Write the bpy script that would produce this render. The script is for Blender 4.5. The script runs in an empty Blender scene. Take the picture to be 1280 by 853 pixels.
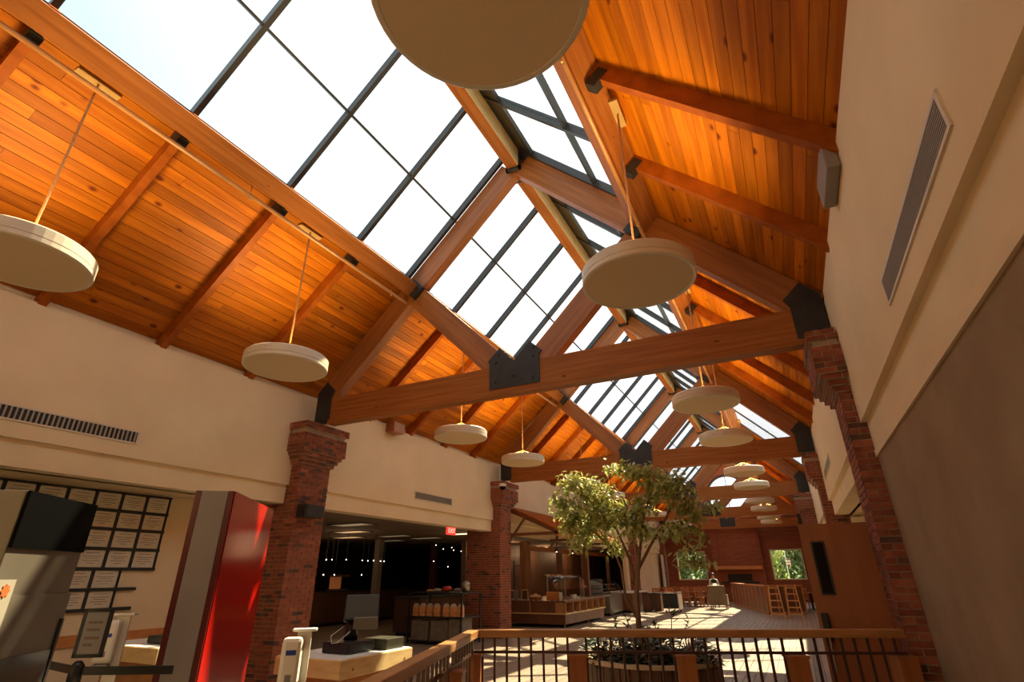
import bpy, bmesh, math, random
from mathutils import Matrix, Vector, noise
random.seed(7)
D = bpy.data
COL = bpy.context.scene.collection
SC = bpy.context.scene
H = 1.62                      # eye height above the floor

# ------------------------------------------------------------------ camera
cam = D.cameras.new('camera'); cam.sensor_width = 36.0; cam.sensor_fit = 'HORIZONTAL'
cam.lens = 650.94 / 1280 * 36.0; cam.clip_start = 0.05; cam.clip_end = 500
camo = D.objects.new('camera', cam); COL.objects.link(camo)
R3 = Matrix(((0.8931862, 0.44962412, -0.00752014), (0.19078889, -0.36375615, 0.91174616), (0.40720757, -0.81579385, -0.41068526)))
camo.matrix_world = Matrix.Translation((0, 0, H)) @ R3.transposed().to_4x4()
SC.camera = camo

# ------------------------------------------------------------------ view, sky, sun
SC.view_settings.view_transform = 'Standard'; SC.view_settings.look = 'None'
SC.view_settings.gamma = 1.0; SC.view_settings.use_curve_mapping = False
SC.view_settings.exposure = 0.0
w = D.worlds.new('sky'); SC.world = w; w.use_nodes = True
nt = w.node_tree; nt.nodes.clear()
o = nt.nodes.new('ShaderNodeOutputWorld'); b = nt.nodes.new('ShaderNodeBackground')
tc = nt.nodes.new('ShaderNodeTexCoord'); ns = nt.nodes.new('ShaderNodeTexNoise'); cr = nt.nodes.new('ShaderNodeValToRGB')
ns.inputs['Scale'].default_value = 1.6; ns.inputs['Detail'].default_value = 3
cr.color_ramp.elements[0].position = 0.56; cr.color_ramp.elements[0].color = (0.55, 0.67, 0.73, 1)
cr.color_ramp.elements[1].position = 0.88; cr.color_ramp.elements[1].color = (1.0, 1.0, 1.0, 1)
dp_ = nt.nodes.new('ShaderNodeVectorMath'); dp_.operation = 'DOT_PRODUCT'; dp_.inputs[1].default_value = (0.166, 0.612, 0.773)   # thin white haze, brighter towards the sun
ad_ = nt.nodes.new('ShaderNodeMath'); ad_.operation = 'MULTIPLY_ADD'; ad_.inputs[1].default_value = 0.12
nt.links.new(tc.outputs['Generated'], ns.inputs['Vector']); nt.links.new(tc.outputs['Generated'], dp_.inputs[0])
nt.links.new(ns.outputs['Fac'], ad_.inputs[0]); nt.links.new(dp_.outputs['Value'], ad_.inputs[2]); nt.links.new(ad_.outputs[0], cr.inputs['Fac'])
nt.links.new(cr.outputs['Color'], b.inputs['Color']); b.inputs['Strength'].default_value = 1.7
nt.links.new(b.outputs[0], o.inputs[0])
SUN_DIR = Vector((0.215, 0.79, 1.0)).normalized()
sl = D.lights.new('sun', 'SUN'); sl.energy = 20.0; sl.angle = 0.012; sl.color = (1.0, 0.84, 0.55)
so = D.objects.new('sun', sl); COL.objects.link(so)
so.rotation_euler = SUN_DIR.to_track_quat('Z', 'Y').to_euler(); so.location = (20, 30, 60)
LAMP_W = 50.0                 # watts of the uplight in each pendant
LAMP_COL = (1.0, 0.72, 0.32)

# ------------------------------------------------------------------ materials
def mat(name, col, rough=0.6, metal=0.0, emit=None, es=0.0, spec=0.5, coat=0.0):
    m = D.materials.new(name); m.use_nodes = True
    p = m.node_tree.nodes['Principled BSDF']
    p.inputs['Base Color'].default_value = (*col, 1); p.inputs['Roughness'].default_value = rough
    p.inputs['Metallic'].default_value = metal; p.inputs['Specular IOR Level'].default_value = spec
    p.inputs['Coat Weight'].default_value = coat
    if emit: p.inputs['Emission Color'].default_value = (*emit, 1); p.inputs['Emission Strength'].default_value = es
    return m
def nd(m, t): return m.node_tree.nodes.new(t)
def lk(m, a, c): m.node_tree.links.new(a, c)
def noisy(name, c1, c2, scale=(3, 3, 3), rough=0.6, bump=0.0, detail=4, metal=0.0, obj_rand=False, lo=0.35, hi=0.65, nscale=1.0, bscale=None, coat=0.0, spec=0.5):
    m = mat(name, c1, rough, metal, coat=coat, spec=spec); p = m.node_tree.nodes['Principled BSDF']
    tc = nd(m, 'ShaderNodeTexCoord'); mp = nd(m, 'ShaderNodeMapping'); mp.inputs['Scale'].default_value = scale
    lk(m, tc.outputs['Object'], mp.inputs['Vector']); vec = mp.outputs['Vector']
    if obj_rand:
        oi = nd(m, 'ShaderNodeObjectInfo'); mu = nd(m, 'ShaderNodeVectorMath'); mu.operation = 'SCALE'
        cb = nd(m, 'ShaderNodeCombineXYZ')
        for i in range(3): lk(m, oi.outputs['Random'], cb.inputs[i])
        lk(m, cb.outputs[0], mu.inputs[0]); mu.inputs['Scale'].default_value = 37.0
        ad = nd(m, 'ShaderNodeVectorMath'); lk(m, vec, ad.inputs[0]); lk(m, mu.outputs[0], ad.inputs[1]); vec = ad.outputs[0]
    n = nd(m, 'ShaderNodeTexNoise'); n.inputs['Scale'].default_value = nscale; n.inputs['Detail'].default_value = detail
    lk(m, vec, n.inputs['Vector'])
    r = nd(m, 'ShaderNodeValToRGB'); r.color_ramp.elements[0].position = lo; r.color_ramp.elements[1].position = hi
    r.color_ramp.elements[0].color = (*c1, 1); r.color_ramp.elements[1].color = (*c2, 1)
    lk(m, n.outputs['Fac'], r.inputs['Fac']); out = r.outputs['Color']
    if obj_rand:
        hs = nd(m, 'ShaderNodeHueSaturation'); mr = nd(m, 'ShaderNodeMapRange')
        mr.inputs['To Min'].default_value = 0.72; mr.inputs['To Max'].default_value = 1.22
        lk(m, oi.outputs['Random'], mr.inputs['Value']); lk(m, mr.outputs[0], hs.inputs['Value']); lk(m, out, hs.inputs['Color']); out = hs.outputs['Color']
    lk(m, out, p.inputs['Base Color'])
    if bump:
        bp = nd(m, 'ShaderNodeBump'); bp.inputs['Strength'].default_value = bump; bp.inputs['Distance'].default_value = 0.01
        if bscale:
            n2 = nd(m, 'ShaderNodeTexNoise'); n2.inputs['Scale'].default_value = bscale; lk(m, tc.outputs['Object'], n2.inputs['Vector']); lk(m, n2.outputs['Fac'], bp.inputs['Height'])
        else: lk(m, n.outputs['Fac'], bp.inputs['Height'])
        lk(m, bp.outputs[0], p.inputs['Normal'])
    m['vec'] = 1
    return m
def knotty(name, c1, c2, knot=(0.10, 0.03, 0.01), scale=(14, 0.9, 14), rough=0.5, kscale=(3.2, 1.9, 3.2), rand=True, kr=0.14):
    m = noisy(name, c1, c2, scale, rough, 0.05, 5, obj_rand=rand, spec=0.16)
    p = m.node_tree.nodes['Principled BSDF']; link = p.inputs['Base Color'].links[0]; src = link.from_socket
    tc = nd(m, 'ShaderNodeTexCoord'); mp = nd(m, 'ShaderNodeMapping'); mp.inputs['Scale'].default_value = kscale
    lk(m, tc.outputs['Object'], mp.inputs['Vector']); vec = mp.outputs['Vector']
    if rand:
        oi = nd(m, 'ShaderNodeObjectInfo'); cb = nd(m, 'ShaderNodeCombineXYZ'); mu = nd(m, 'ShaderNodeVectorMath'); mu.operation = 'SCALE'
        for i in range(3): lk(m, oi.outputs['Random'], cb.inputs[i])
        lk(m, cb.outputs[0], mu.inputs[0]); mu.inputs['Scale'].default_value = 91.0
        ad = nd(m, 'ShaderNodeVectorMath'); lk(m, vec, ad.inputs[0]); lk(m, mu.outputs[0], ad.inputs[1]); vec = ad.outputs[0]
    v = nd(m, 'ShaderNodeTexVoronoi'); v.inputs['Scale'].default_value = 1.0; v.inputs['Randomness'].default_value = 1.0
    lk(m, vec, v.inputs['Vector'])
    r = nd(m, 'ShaderNodeMapRange'); r.inputs['From Min'].default_value = kr * 0.45; r.inputs['From Max'].default_value = kr
    r.inputs['To Min'].default_value = 1; r.inputs['To Max'].default_value = 0
    lk(m, v.outputs['Distance'], r.inputs['Value'])
    mx = nd(m, 'ShaderNodeMixRGB'); mx.inputs['Color2'].default_value = (*knot, 1)
    lk(m, r.outputs[0], mx.inputs['Fac']); lk(m, src, mx.inputs['Color1']); lk(m, mx.outputs[0], p.inputs['Base Color'])
    return m
M = {}
M['plank'] = knotty('stained_pine_boards', (0.38, 0.095, 0.002), (0.56, 0.165, 0.004), knot=(0.14, 0.018, 0.002))
M['plank_gap'] = mat('dark_board_joint', (0.10, 0.022, 0.003), 0.9)
M['rafter'] = knotty('stained_rafter_wood', (0.26, 0.058, 0.003), (0.36, 0.088, 0.006), knot=(0.12, 0.03, 0.01), scale=(6, 6, 6), rand=False, kr=0.09)
M['beam'] = knotty('laminated_beam_wood', (0.26, 0.082, 0.017), (0.37, 0.128, 0.030), knot=(0.09, 0.025, 0.01), scale=(0.9, 9, 22), kscale=(1.3, 2.0, 3.0), rand=False, kr=0.075)
M['beamY'] = knotty('laminated_purlin_wood', (0.26, 0.082, 0.017), (0.37, 0.128, 0.030), knot=(0.10, 0.03, 0.01), scale=(14, 0.8, 22), kscale=(2, 1.3, 3), rand=False, kr=0.07)
M['cream'] = noisy('cream_plaster', (0.74, 0.575, 0.36), (0.80, 0.63, 0.40), (1.2, 1.2, 1.2), 0.85, 0.15, bscale=60, spec=0.2)
M['tan'] = noisy('tan_fabric_panel', (0.27, 0.18, 0.105), (0.33, 0.225, 0.135), (2, 2, 2), 0.95, 0.3, bscale=120, spec=0.1)
M['mortar'] = noisy('mortar', (0.38, 0.28, 0.20), (0.48, 0.36, 0.27), (20, 20, 20), 0.95, spec=0.2)
M['brick'] = noisy('red_brick', (0.20, 0.055, 0.030), (0.30, 0.095, 0.050), (9, 9, 9), 0.85, 0.3, obj_rand=True, spec=0.2)
M['brick_dark'] = noisy('dark_brick', (0.075, 0.040, 0.028), (0.13, 0.06, 0.04), (9, 9, 9), 0.85, 0.3, spec=0.2)
M['steel'] = noisy('dark_steel_plate', (0.022, 0.020, 0.020), (0.035, 0.032, 0.030), (4, 4, 4), 0.55, metal=0.2)
M['mullion'] = mat('bronze_anodised_bar', (0.075, 0.070, 0.068), 0.38, 0.6)
M['white'] = mat('white_enamel', (0.78, 0.72, 0.60), 0.45)
M['lampside'] = noisy('cream_enamel_rim', (0.62, 0.52, 0.38), (0.68, 0.58, 0.44), (3, 3, 30), 0.4)
M['louvre'] = mat('grey_louvre', (0.36, 0.31, 0.24), 0.5, 0.1)
M['lampdisc'] = noisy('perforated_cream_disc', (0.64, 0.46, 0.27), (0.68, 0.50, 0.30), (80, 80, 80), 0.7)
M['glow'] = mat('lamp_glow', (1, .8, .5), 0.5, emit=(1.0, 0.62, 0.22), es=3.0)
M['floor'] = noisy('grey_brown_floor_boards', (0.22, 0.165, 0.115), (0.30, 0.23, 0.165), (10, 0.9, 1), 0.45, 0.05, obj_rand=True)
M['rail'] = noisy('oak_rail', (0.34, 0.145, 0.042), (0.46, 0.215, 0.075), (3, 3, 20), 0.35, obj_rand=False)
M['post'] = noisy('oak_post', (0.30, 0.095, 0.022), (0.38, 0.13, 0.035), (12, 12, 1), 0.4)
M['iron'] = mat('brown_iron_bar', (0.10, 0.05, 0.035), 0.4, 0.5)
M['door'] = noisy('oak_door_veneer', (0.26, 0.072, 0.016), (0.31, 0.095, 0.024), (8, 8, 0.7), 0.45)
M['black'] = mat('black_plastic', (0.012, 0.012, 0.013), 0.4)
M['blackg'] = mat('black_gloss', (0.002, 0.002, 0.002), 0.5, spec=0.03)
M['red'] = mat('red_gloss_panel', (0.34, 0.006, 0.003), 0.14, coat=0.0, spec=0.30)
M['darkred'] = mat('dark_red_trim', (0.10, 0.006, 0.004), 0.35)
M['grey'] = noisy('warm_grey_panel', (0.24, 0.20, 0.17), (0.27, 0.225, 0.19), (3, 3, 3), 0.6)
M['stainless'] = noisy('brushed_stainless', (0.36, 0.32, 0.26), (0.42, 0.38, 0.31), (2, 2, 1.0), 0.36, metal=0.8)
M['coolersteel'] = noisy('dull_cooler_steel', (0.135, 0.112, 0.082), (0.185, 0.155, 0.115), (1.5, 1.5, 1.5), 0.42, metal=0.5)
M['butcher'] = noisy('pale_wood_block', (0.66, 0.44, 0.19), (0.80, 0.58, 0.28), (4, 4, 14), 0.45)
M['platewood'] = mat('tan_plate', (0.36, 0.22, 0.08), 0.6, spec=.2)
M['ply'] = noisy('oak_cabinet', (0.38, 0.16, 0.055), (0.48, 0.22, 0.08), (8, 8, 1), 0.5)
M['top'] = noisy('white_stone_top', (0.80, 0.78, 0.70), (0.88, 0.86, 0.78), (14, 14, 14), 0.35)
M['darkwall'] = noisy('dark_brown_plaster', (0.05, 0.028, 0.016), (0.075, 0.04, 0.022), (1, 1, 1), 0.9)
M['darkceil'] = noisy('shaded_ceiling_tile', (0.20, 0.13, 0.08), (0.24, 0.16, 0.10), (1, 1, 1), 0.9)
M['trof'] = mat('dim_ceiling_lamp', (1, .9, .7), 0.5, emit=(1.0, 0.75, 0.42), es=1.1)
M['bulb'] = mat('small_bulb', (1, .9, .7), 0.5, emit=(1.0, 0.80, 0.58), es=5.0)
M['exitred'] = mat('exit_sign_red', (0.5, 0.02, 0.02), 0.5, emit=(1.0, 0.07, 0.05), es=0.9)
M['exittxt'] = mat('exit_letters', (0.9, 0.5, 0.4), 0.5, emit=(1.0, 0.45, 0.35), es=1.4)
M['leaf'] = noisy('fig_leaf', (0.22, 0.25, 0.05), (0.62, 0.60, 0.20), (9, 9, 9), 0.4, lo=0.3, hi=0.7)
M['leafd'] = noisy('dark_shrub_leaf', (0.018, 0.035, 0.012), (0.06, 0.09, 0.03), (9, 9, 9), 0.4)
M['bark'] = noisy('brown_bark', (0.13, 0.07, 0.035), (0.22, 0.12, 0.06), (18, 18, 3), 0.9, 0.4)
M['soil'] = noisy('potting_soil', (0.03, 0.018, 0.01), (0.06, 0.035, 0.02), (20, 20, 20), 1.0)
M['tub'] = noisy('stained_tub_stave', (0.085, 0.040, 0.020), (0.14, 0.065, 0.03), (14, 14, 1), 0.5, obj_rand=True)
M['tubrim'] = mat('pale_tub_rim', (0.55, 0.42, 0.25), 0.4)
M['paper'] = noisy('certificate_paper', (0.60, 0.51, 0.38), (0.68, 0.59, 0.45), (3, 3, 3), 0.8)
M['ink'] = mat('printed_ink', (0.22, 0.16, 0.11), 0.8)
M['orange'] = noisy('orange_wood', (0.50, 0.17, 0.04), (0.62, 0.24, 0.07), (1, 6, 12), 0.45)
M['pale'] = noisy('pale_honey_wood', (0.62, 0.30, 0.09), (0.74, 0.40, 0.14), (6, 6, 6), 0.45)
M['brass'] = mat('brushed_brass', (0.62, 0.42, 0.16), 0.4, 0.8)
M['chair'] = noisy('chair_wood', (0.34, 0.11, 0.035), (0.46, 0.17, 0.055), (9, 9, 9), 0.4)
M['uph'] = noisy('olive_brown_upholstery', (0.16, 0.11, 0.06), (0.20, 0.14, 0.075), (20, 20, 20), 0.8)
M['skin'] = mat('skin', (0.55, 0.30, 0.19), 0.5)
M['shirt'] = mat('pale_shirt', (0.62, 0.58, 0.52), 0.8)
M['cloth'] = mat('black_vest_cloth', (0.02, 0.02, 0.025), 0.8)
M['hair'] = mat('dark_hair', (0.02, 0.013, 0.008), 0.6)
M['food'] = noisy('orange_snack_bag', (0.70, 0.24, 0.06), (0.85, 0.45, 0.18), (16, 16, 16), 0.35)
M['redfood'] = mat('red_packet', (0.55, 0.05, 0.02), 0.35)
M['green'] = noisy('outdoor_foliage', (0.10, 0.15, 0.05), (0.30, 0.36, 0.14), (1.5, 1.5, 1.5), 0.6)
M['greenY'] = noisy('outdoor_bright_foliage', (0.62, 0.70, 0.25), (0.85, 0.88, 0.50), (1.5, 1.5, 1.5), 0.6)
M['lawn'] = noisy('lawn', (0.13, 0.20, 0.05), (0.2, 0.28, 0.08), (1, 1, 1), 0.9)
M['curtain'] = mat('pale_curtain', (0.62, 0.55, 0.46), 0.8)
M['flag'] = mat('red_flag_cloth', (0.55, 0.10, 0.08), 0.8)
M['chalk'] = mat('flag_white', (0.75, 0.72, 0.7), 0.8)
M['sticker'] = mat('orange_sticker', (0.42, 0.10, 0.025), 0.4)
M['cardboard'] = noisy('grey_carton', (0.20, 0.16, 0.12), (0.26, 0.21, 0.16), (6, 6, 6), 0.8)
M['blue'] = mat('blue_print', (0.02, 0.05, 0.30), 0.4)
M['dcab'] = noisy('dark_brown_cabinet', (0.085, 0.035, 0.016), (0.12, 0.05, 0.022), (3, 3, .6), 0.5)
M['mcab'] = noisy('mid_brown_cabinet', (0.15, 0.055, 0.022), (0.20, 0.075, 0.032), (3, 3, .6), 0.45)
def glassmat(name, tint=(1, 1, 1), gl=0.08):
    m = D.materials.new(name); m.use_nodes = True; n = m.node_tree; n.nodes.clear()
    o = n.nodes.new('ShaderNodeOutputMaterial'); t = n.nodes.new('ShaderNodeBsdfTransparent'); g = n.nodes.new('ShaderNodeBsdfGlossy')
    t.inputs['Color'].default_value = (*tint, 1); g.inputs['Roughness'].default_value = 0.02
    f = n.nodes.new('ShaderNodeLayerWeight'); f.inputs['Blend'].default_value = 0.5
    pw_ = n.nodes.new('ShaderNodeMath'); pw_.operation = 'POWER'; pw_.inputs[1].default_value = 4.0; n.links.new(f.outputs['Facing'], pw_.inputs[0])
    mr = n.nodes.new('ShaderNodeMapRange'); mr.inputs['To Min'].default_value = 0.03; mr.inputs['To Max'].default_value = gl * 6; n.links.new(pw_.outputs[0], mr.inputs['Value'])
    mx = n.nodes.new('ShaderNodeMixShader')
    n.links.new(mr.outputs[0], mx.inputs['Fac']); n.links.new(t.outputs[0], mx.inputs[1]); n.links.new(g.outputs[0], mx.inputs[2])
    n.links.new(mx.outputs[0], o.inputs[0]); return m
M['glass'] = glassmat('clear_glass', (0.97, 0.99, 0.99))
M['glassg'] = glassmat('dark_wired_glass', (0.07, 0.08, 0.08))
def plastic_leaf(m, f=0.28):
    p = m.node_tree.nodes['Principled BSDF']; out = [n for n in m.node_tree.nodes if n.type == 'OUTPUT_MATERIAL'][0]
    tr = nd(m, 'ShaderNodeBsdfTranslucent'); mx = nd(m, 'ShaderNodeMixShader'); mx.inputs['Fac'].default_value = f
    lk(m, p.inputs['Base Color'].links[0].from_socket, tr.inputs['Color'])
    lk(m, p.outputs[0], mx.inputs[1]); lk(m, tr.outputs[0], mx.inputs[2]); lk(m, mx.outputs[0], out.inputs['Surface'])
plastic_leaf(M['leaf']); plastic_leaf(M['green']); plastic_leaf(M['greenY'], .6)

# ------------------------------------------------------------------ mesh helpers
class MB:
    def __init__(s): s.v = []; s.f = []
    def quadbox(s, pts):                     # 8 corners: bottom 0-3 ccw, top 4-7
        n = len(s.v); s.v += [tuple(p) for p in pts]
        for q in ((3, 2, 1, 0), (4, 5, 6, 7), (0, 1, 5, 4), (1, 2, 6, 5), (2, 3, 7, 6), (3, 0, 4, 7)): s.f.append(tuple(n + i for i in q))
        return s
    def box(s, x0, x1, y0, y1, z0, z1):
        return s.quadbox([(x0, y0, z0), (x1, y0, z0), (x1, y1, z0), (x0, y1, z0), (x0, y0, z1), (x1, y0, z1), (x1, y1, z1), (x0, y1, z1)])
    def obox(s, c, ax, ay, az, hx, hy, hz):  # oriented box: centre, axes, half sizes
        c = Vector(c); ax = Vector(ax).normalized() * hx; ay = Vector(ay).normalized() * hy; az = Vector(az).normalized() * hz
        return s.quadbox([c - ax - ay - az, c + ax - ay - az, c + ax + ay - az, c - ax + ay - az, c - ax - ay + az, c + ax - ay + az, c + ax + ay + az, c - ax + ay + az])
    def beam(s, p, q, wd, dp, side):         # bar p->q, width along side, depth perpendicular
        p = Vector(p); q = Vector(q); d = q - p; L = d.length; d.normalize(); sd = Vector(side).normalized(); up = d.cross(sd).normalized()
        return s.obox((p + q) / 2, d, sd, up, L / 2, wd / 2, dp / 2)
    def tube(s, pts, r, n=8, cap=True):
        pts = [Vector(p) for p in pts]; rs = r if isinstance(r, (list, tuple)) else [r] * len(pts); base = len(s.v); prev = None
        for i, p in enumerate(pts):
            d = (pts[min(i + 1, len(pts) - 1)] - pts[max(i - 1, 0)]).normalized()
            a = (prev if prev is not None else (Vector((1, 0, 0)) if abs(d.x) < .8 else Vector((0, 1, 0)))); a = (a - d * a.dot(d)).normalized(); prev = a; c = d.cross(a)
            for k in range(n):
                t = 2 * math.pi * k / n; s.v.append(tuple(p + (a * math.cos(t) + c * math.sin(t)) * rs[i]))
        for i in range(len(pts) - 1):
            for k in range(n):
                a0 = base + i * n + k; a1 = base + i * n + (k + 1) % n; s.f.append((a0, a1, a1 + n, a0 + n))
        if cap:
            s.f.append(tuple(base + k for k in reversed(range(n)))); s.f.append(tuple(base + (len(pts) - 1) * n + k for k in range(n)))
        return s
    def lathe(s, prof, c=(0, 0, 0), n=32, a0=0, a1=2 * math.pi):
        base = len(s.v); full = abs(a1 - a0 - 2 * math.pi) < 1e-6; m = n if full else n + 1
        for r, z in prof:
            for k in range(m):
                t = a0 + (a1 - a0) * k / n; s.v.append((c[0] + r * math.cos(t), c[1] + r * math.sin(t), c[2] + z))
        for i in range(len(prof) - 1):
            for k in range(n):
                b0 = base + i * m + k; b1 = base + i * m + (k + 1) % m; s.f.append((b0, b1, b1 + m, b0 + m))
        return s
    def ngonprism(s, poly, d):               # polygon of 3-D points, extruded by d
        n = len(poly); base = len(s.v); d = Vector(d); s.v += [tuple(Vector(p)) for p in poly] + [tuple(Vector(p) + d) for p in poly]
        s.f.append(tuple(base + i for i in reversed(range(n)))); s.f.append(tuple(base + n + i for i in range(n)))
        for i in range(n): j = (i + 1) % n; s.f.append((base + i, base + j, base + n + j, base + n + i))
        return s
    def sphere(s, c, r, n=10, m=7, sc=(1, 1, 1)):
        base = len(s.v)
        for i in range(m + 1):
            ph = math.pi * i / m
            for k in range(n):
                t = 2 * math.pi * k / n; s.v.append((c[0] + sc[0] * r * math.sin(ph) * math.cos(t), c[1] + sc[1] * r * math.sin(ph) * math.sin(t), c[2] - sc[2] * r * math.cos(ph)))
        for i in range(m):
            for k in range(n): a = base + i * n + k; b = base + i * n + (k + 1) % n; s.f.append((a, b, b + n, a + n))
        return s
    def build(s, name, m, parent=None, world=True, smooth=False, kind=None, label=None, bevel=0.0, cat=None, group=None, recentre=True):
        off = Vector((0, 0, 0))
        if world and parent is not None:
            q = parent
            while q is not None: off += Vector(q.location); q = q.parent
        elif parent is None and recentre and s.v:
            xs = [v[0] for v in s.v]; ys = [v[1] for v in s.v]; zs = [v[2] for v in s.v]
            off = Vector(((min(xs) + max(xs)) / 2, (min(ys) + max(ys)) / 2, min(zs)))
        me = D.meshes.new(name); me.from_pydata([tuple(Vector(v) - off) for v in s.v] if off.length else s.v, [], s.f); me.update()
        if smooth:
            for p in me.polygons: p.use_smooth = True
        me.materials.append(M[m] if isinstance(m, str) else m)
        ob = D.objects.new(name, me); COL.objects.link(ob)
        if parent is None: ob.location = off
        else: ob.parent = parent
        if bevel:
            bv = ob.modifiers.new('bevel', 'BEVEL'); bv.width = bevel; bv.segments = 2; bv.limit_method = 'ANGLE'
        if smooth and not bevel:
            pass
        tag(ob, label, cat, group, kind); return ob
def tag(o, label=None, cat=None, group=None, kind=None):
    if label: o['label'] = label
    if cat: o['category'] = cat
    if group: o['group'] = group
    if kind: o['kind'] = kind
    return o
def thing(name, label, cat, loc=(0, 0, 0), rz=0.0, group=None, kind=None):
    e = D.objects.new(name, None); COL.objects.link(e); e.location = loc; e.rotation_euler = (0, 0, rz); e.empty_display_size = 0.2
    return tag(e, label, cat, group, kind)
def inst(name, me, parent, loc, rot=(0, 0, 0), scale=(1, 1, 1)):
    ob = D.objects.new(name, me); COL.objects.link(ob); ob.parent = parent; ob.location = loc; ob.rotation_euler = rot; ob.scale = scale; return ob
def dup(root, loc, rz=0.0, label=None):
    r = root.copy(); COL.objects.link(r); r.location = loc; r.rotation_euler = (0, 0, rz)
    if label: r['label'] = label
    for ch in root.children:
        c = ch.copy(); COL.objects.link(c); c.parent = r
        for g in ch.children: d = g.copy(); COL.objects.link(d); d.parent = c
    return r
def unitbox(name, hx, hy, hz, m):
    me = D.meshes.new(name); b = MB().box(-hx, hx, -hy, hy, -hz, hz); me.from_pydata(b.v, [], b.f); me.update(); me.materials.append(M[m] if isinstance(m, str) else m); return me
S = dict(kind='structure')

# ------------------------------------------------------------------ main dimensions (metres, floor at 0)
XC = -3.5; WL = -8.08; WR = 0.95; PL = -7.84; PR = 0.82
TY = [-8.40, -0.55, 7.3, 15.15, 23.0, 30.85, 38.7]; YE = 39.6; YB = -9.0
ZL1, ZL2, ZW = 3.17, 2.85, 4.87         # ledges and top of the upper walls
AP, AR, AT, AU = 9.50, 9.22, 8.85, 8.97  # apex heights of board plane, rafter soffit, truss soffit, purlin soffit
s2 = math.sqrt(0.5)
def roof(side, u, a=AP): return (XC + side * u, a - u)   # u = distance from the ridge line
TILT = .09
def roofc(side, u, a=AP): return (XC + side * u, a - u + (max(0, u - 2.3) * TILT if side < 0 else 0))   # the boarded part, slightly flatter over the servery

# ------------------------------------------------------------------ floor
fl = MB().box(-22.5, 3.2, YB - .3, YE + .3, -0.30, -0.02).build('floor', 'darkwall', recentre=False, **S)
bw = 0.155
fb = MB(); n = 0; meshes = [unitbox('floor_board', bw / 2 - .004, L / 2 - .003, .010, 'floor') for L in (1.8, 2.4, 3.0)]
parts = 0
for i in range(int((3.0 + 10.0) / bw)):
    x = -10.0 + bw * (i + .5); y = 5.6 + random.random() * 1.5
    if x > 2.9: break
    if -4.6 < x < 1.0:
        while y < 14.0 and parts < 290:
            k = random.randrange(3); L = (1.8, 2.4, 3.0)[k]
            inst('board', meshes[k], fl, (x, y + L / 2, -.010)); parts += 1; y += L
    else: y = 0
    y0 = y
    while y0 < YE:
        L = 3.0 + random.random() * 1.5; fb.box(x - bw / 2 + .004, x + bw / 2 - .004, y0 + .003, min(y0 + L, YE) - .003, -.02, 0); y0 += L
for i in range(40):
    x0 = -10 + i * .32; fb.box(x0 + .004, x0 + .312, YB, 5.55, -.02, 0) if x0 < 2.6 else None
for i in range(40):
    x0 = -22.4 + i * .31; fb.box(x0 + .004, x0 + .302, 0, YE, -.02, 0)
fb.build('floor_boards', 'floor', fl, kind='stuff')

# ------------------------------------------------------------------ boarded ceiling, rafters, purlins
ce = MB(); UE = 4.62; DY0, DY1 = 15.9, 21.9      # the side skylight in the slope over the corridor
for sd in (-1, 1):
    for ya, yb, ua in (((YB, YE, 2.46),) if sd < 0 else ((YB, DY0, 2.46), (DY1, YE, 2.46), (DY0, DY1, 4.45))):
        a = roofc(sd, ua, AP + .05); c = roofc(sd, UE + .1, AP + .05); m_ = (1 - TILT) if sd < 0 else 1
        ce.obox(((a[0] + c[0]) / 2, (ya + yb) / 2, (a[1] + c[1]) / 2), (sd, 0, -m_), (0, 1, 0), (sd * m_, 0, 1), abs(a[0] - c[0]) / 2 / s2, (yb - ya) / 2, .015)
ceil = ce.build('ceiling', 'plank_gap', recentre=False, **S)
pw = 0.141; rows = int((UE - 2.42) / s2 / pw) + 1
pm = {L: unitbox('ceiling_plank', pw / 2 - .003, L / 2 - .002, .012, 'plank') for L in (1.57, 3.14, 4.71)}
far = MB(); cnt = 0
for sd in (-1, 1):
    for r in range(rows):
        m_ = (1 - TILT) if sd < 0 else 1; u = 2.42 + (r + .5) * pw / math.sqrt(1 + m_ * m_)
        if u > UE + .08: continue
        x, z = roofc(sd, u, AP + .0)
        y = -.55 - random.choice((0, 1, 2)) * 1.57
        if r % 2: y += .4
        far.obox((x, (YB + y) / 2, z), (sd, 0, -m_), (0, 1, 0), (sd * m_, 0, 1), pw / 2 - .003, (y - YB) / 2, .012)
        lim = 12.0
        while y < lim:
            L = random.choice((3.14, 4.71, 4.71)); 
            inst('plank', pm[L], ceil, (x, y + L / 2, z), (0, math.atan(m_) * sd, 0)); cnt += 1; y += L
        while y < YE:
            L = min(random.choice((3.14, 4.71, 4.71)), YE - y)
            if sd > 0 and u < 4.4:
                if y < DY0: L = min(L, DY0 - y + .001)
                elif y < DY1: y = DY1; continue
            far.obox((x, y + L / 2, z), (sd, 0, -m_), (0, 1, 0), (sd * m_, 0, 1), pw / 2 - .003, L / 2 - .002, .012); y += L
far.build('far_planks', 'plank', ceil, kind='stuff')
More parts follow.
